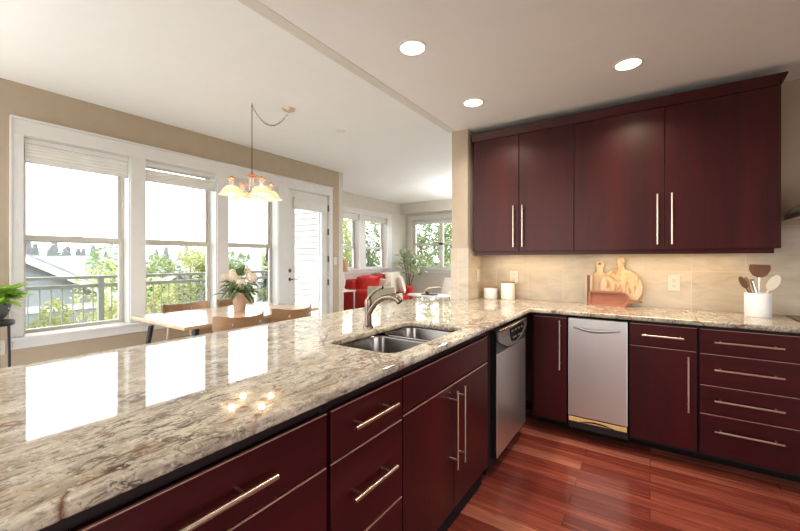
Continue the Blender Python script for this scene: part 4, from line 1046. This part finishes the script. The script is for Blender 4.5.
obj('leaves', bm, 'leafy', t)
tb = B()
for k in range(5):
    a = rnd.uniform(0, 2*PI) if k else .9; tube(tb, smooth_path([(math.cos(a)*.07, math.sin(a)*.07, .13), (math.cos(a)*.13, math.sin(a)*.13, .09), (math.cos(a)*.19, math.sin(a)*.19, .05)], 3), .003, 5)
obj('trailing_stems', tb, 'cream', t)

# ================================================================== LIVING ROOM
def cushion(name, label, cat, loc, rot, size, mat, group=None):
    bm = B(); w, d, h = size; n = 8; g = []
    for s in (-1, 1):
        G_ = [[None]*(n+1) for _ in range(n+1)]
        for i in range(n+1):
            for j in range(n+1):
                x = -1+2*i/n; y = -1+2*j/n; e = (1-x**4)*(1-y**4)
                pin = 1-.06*(1-abs(x))*(abs(y)**3)*2; 
                G_[i][j] = Vector((x*w/2*(1-.07*(1-x*x) if False else 1)*(1-.05*(1-y*y if abs(x) > .9 else 0)), y*h/2*(1-.05*(1-x*x if abs(y) > .9 else 0)), s*d/2*(e**.45)))
        g.append(G_)
    V = {}
    def vv(s, i, j):
        key = (s if 0 < i < n and 0 < j < n else 0, i, j)
        if key not in V: V[key] = bm.verts.new(g[s][i][j] if key[0] or s == 0 else g[0][i][j])
        return V[key]
    for s in (0, 1):
        for i in range(n):
            for j in range(n):
                f = (vv(s, i, j), vv(s, i+1, j), vv(s, i+1, j+1), vv(s, i, j+1))
                try: bm.faces.new(f)
                except ValueError: pass
    # stand upright: local y -> z
    bmesh.ops.rotate(bm, verts=bm.verts, cent=(0, 0, 0), matrix=Matrix.Rotation(PI/2, 3, 'X'))
    o = obj(name, bm, mat, None, smooth=True); o.location = loc; o.rotation_euler = rot
    return tag(o, label, cat, group)
SY0, SY1 = 5.84, 7.42
t = thing('sofa', 'bright red upholstered sofa under the living room windows', 'sofa', (-5.0, 6.63, 0))
L0, L1 = SY0-6.63, SY1-6.63
obj('base', box(B(), -.43, .36, L0+.02, L1-.02, .10, .30), 'red', t, .02)
obj('back', box(B(), -.43, -.20, L0+.02, L1-.02, .30, .84), 'red', t, .05)
for a in (L0, L1-.2): obj('arm', box(B(), -.43, .37, a, a+.2, .10, .64), 'red', t, .045)
for a, b in ((L0+.2, 0), (0, L1-.2)):
    obj('seat_cushion', box(B(), -.20, .38, a+.005, b-.005, .30, .46), 'red', t, .035)
    obj('back_cushion', box(B(), -.26, -.06, a+.01, b-.01, .46, .92), 'red', t, .06)
for x in (-.38, .31):
    for y in (L0+.06, L1-.06): obj('leg', box(B(), x-.02, x+.02, y-.02, y+.02, 0, .10), 'walnut', t)
cushion('throw_pillow', 'red throw pillow against the near arm of the red sofa', 'pillow', (-4.93, 6.14, .70), (-.35, 0, .15), (.44, .14, .44), 'red')
cushion('throw_pillow', 'mottled beige throw pillow on the left end of the red sofa', 'pillow', (-4.86, 6.30, .68), (-.3, .15, .35), (.42, .13, .42), 'pattern')
cushion('throw_pillow', 'small round white pillow lying beside the mottled pillow', 'pillow', (-4.72, 6.42, .56), (-.9, 0, .6), (.34, .18, .28), 'cream')
cushion('throw_pillow', 'large white pillow propped at the far end of the red sofa', 'pillow', (-4.93, 7.03, .74), (-.2, 0, PI/2-.1), (.52, .16, .50), 'cream')
cushion('throw_pillow', 'cream pillow leaning on the far arm of the red sofa', 'pillow', (-4.82, 7.17, .70), (-.25, 0, PI/2+.7), (.46, .14, .44), 'cream')
bm = B()
prof = [(-.452, .55), (-.452, .85), (-.44, .945), (-.2, .955), (-.045, .935), (-.035, .80), (-.03, .5)]
A = [bm.verts.new((p[0], .22, p[1])) for p in prof]; Bv = [bm.verts.new((p[0], .60, p[1])) for p in prof]
for i in range(len(prof)-1): bm.faces.new((A[i], A[i+1], Bv[i+1], Bv[i]))
o = obj('throw_blanket', bm, 'cream'); s = o.modifiers.new('thick', 'SOLIDIFY'); s.thickness = .02; o.location = (-5.0, 6.63, 0); tag(o, 'white blanket draped over the back of the red sofa', 'blanket')
# side table + lamp
t = thing('side_table', 'small white side table beside the near arm of the red sofa', 'side table', (-5.16, 5.52, 0))
obj('top', box(B(), -.22, .21, -.2, .2, .625, .65), 'trim', t, .004)
for x in (-.19, .18):
    for y in (-.17, .17): obj('leg', box(B(), x-.013, x+.013, y-.013, y+.013, 0, .625), 'trim', t)
t = thing('table_lamp', 'terracotta shaded table lamp in front of the living room window', 'lamp', (-5.20, 5.60, .6505))
obj('base', lathe(B(), [(0, 0), (.06, 0), (.06, .015), (.02, .03), (.045, .12), (.05, .2), (.02, .28), (.01, .40), (0, .40)], seg=24), 'white', t, smooth=True)
obj('lamp_shade', lathe(B(), [(.105, .37), (.085, .62), (.082, .62), (.102, .37), (.105, .37)], seg=32), 'terra', t, smooth=True)
# beige armchair, its back to us
t = thing('armchair', 'boxy beige armchair with its back to the kitchen', 'armchair', (-4.26, 5.78, 0), .35)
obj('seat', box(B(), -.20, .20, -.2, .32, .22, .44), 'olivecl', t, .03)
obj('back', box(B(), -.27, .27, -.30, -.18, .15, .76), 'olivecl', t, .02)
for s in (-1, 1): obj('arm', box(B(), s*.235-.035, s*.235+.035, -.18, .34, .15, .60), 'olivecl', t, .02)
for x in (-.23, .23):
    for y in (-.26, .30): obj('leg', box(B(), x-.018, x+.018, y-.018, y+.018, 0, .16), 'walnut', t)
# coffee table
t = thing('coffee_table', 'low white topped coffee table in front of the red sofa', 'coffee table', (-3.98, 7.05, 0))
obj('top', prism(B(), [(.56*math.cos(2*PI*i/40), .34*math.sin(2*PI*i/40)) for i in range(40)], 'z', .475, .50), 'marble', t, .004)
for s in (-1, 1):
    for q in (-1, 1): obj('leg', tube(B(), [(s*.36, q*.2, .475), (s*.42, q*.23, 0)], .012, 8), 'blackm', t)
tag(obj('book', box(B(), -4.12, -3.82, 6.90, 7.10, .5005, .525), 'dgray', None, .002), 'flat gray book lying on the white coffee table', 'book')
o = obj('bowl', lathe(B(), [(0, 0), (.03, 0), (.07, .05), (.066, .05), (.028, .008), (0, .008)], seg=24), 'walnut', None, smooth=True); o.location = (-4.02, 7.0, .5255); tag(o, 'small dark bowl on the book on the coffee table', 'bowl')
# sling lounge chair
t = thing('lounge_chair', 'white cushioned lounge chair with bent arms under the far window', 'lounge chair', (-3.95, 7.66, 0), -.15)
bm = B(); prism(bm, [(-.28, .36), (.20, .32), (.42, .83), (.47, .81), (.27, .26), (-.28, .30)], 'y', -.30, .30)
bmesh.ops.rotate(bm, verts=bm.verts, cent=(0, 0, 0), matrix=Matrix.Rotation(PI/2, 3, 'Z')); obj('cushion', bm, 'cream', t, .02)
for s in (-1, 1):
    bm = B(); tube(bm, smooth_path([(s*.34, -.34, 0), (s*.34, -.36, .30), (s*.34, -.28, .55), (s*.34, .05, .60), (s*.34, .35, .56), (s*.34, .48, .30), (s*.34, .42, 0)], 5), .02, 8); obj('side_frame', bm, 'chairlt', t, smooth=True)
obj('cross_bar', tube(B(), [(-.34, -.30, .28), (.34, -.30, .28)], .015, 8), 'chairlt', t); obj('cross_bar', tube(B(), [(-.34, .43, .24), (.34, .43, .24)], .015, 8), 'chairlt', t)
# fig tree
t = thing('fig_tree', 'leafy potted fig tree in the corner of the living room', 'potted plant', (-4.96, 7.74, 0))
obj('pot', lathe(B(), [(0, 0), (.12, 0), (.15, .28), (.14, .28), (.12, .25), (0, .25)], seg=28), 'olivecl', t, smooth=True)
bm = B()
tips = []
for a, l, h in ((0.4, .26, 1.22), (2.4, .26, 1.30), (4.0, .16, 1.38), (5.4, .34, 1.18)):
    e = Vector((math.cos(a)*l, math.sin(a)*l, h)); tips.append(e)
    tube(bm, smooth_path([(0.02*math.cos(a), .02*math.sin(a), .22), (.05*math.cos(a), .05*math.sin(a), .7), tuple(e)], 5), .011, 7)
obj('trunk', bm, 'bark', t, smooth=True)
bm = B(); rnd = random.Random(11)
for k in range(110):
    e = tips[k % 4]; p = e+Vector((rnd.gauss(0, .10), rnd.gauss(0, .10), rnd.uniform(-.30, .14))); a = rnd.uniform(0, 2*PI)
    leaf(bm, p, (math.cos(a), math.sin(a), rnd.uniform(-.1, .8)), rnd.uniform(.16, .26), rnd.uniform(.10, .15), .5)
for v in bm.verts: v.co.x = max(v.co.x, -.46); v.co.y = min(v.co.y, .33 if v.co.z > .9 else .5); v.co.y = max(v.co.y, -.24 if v.co.x < -.2 else -9)
obj('leaves', bm, 'fig', t)

# tall uplights added out of view to brighten the ceilings, one in the living room and one in the dining area
def added_torchiere(label, loc, e):
    t = thing('added_uplight', label, 'lamp', loc, 0, 'added unseen uplights')
    obj('base', lathe(B(), [(0, 0), (.14, 0), (.14, .02), (.02, .04), (0, .04)], seg=24), 'faucet', t, smooth=True)
    obj('pole', tube(B(), [(0, 0, .03), (0, 0, 1.75)], .012, 8), 'faucet', t, smooth=True)
    obj('lamp_shade', lathe(B(), [(.03, 1.74), (.12, 1.78), (.19, 1.84), (.185, 1.84), (.115, 1.79), (0, 1.76)], seg=28), 'white', t, smooth=True)
    ld = bpy.data.lights.new('uplight', 'AREA'); ld.shape = 'DISK'; ld.size = .25; ld.energy = e; ld.color = (1, .97, .95); ld.spread = math.radians(150)
    l = bpy.data.objects.new('uplight', ld); COL.objects.link(l); l.parent = t; l.location = (0, 0, 1.83); l.rotation_euler = (PI, 0, 0)
added_torchiere('unseen bronze uplight added in the living room beyond the tan wall end', (-2.4, 7.2, 0), 55)
added_torchiere('unseen bronze uplight added at the near end of the dining area', (-3.3, -1.2, 0), 34)
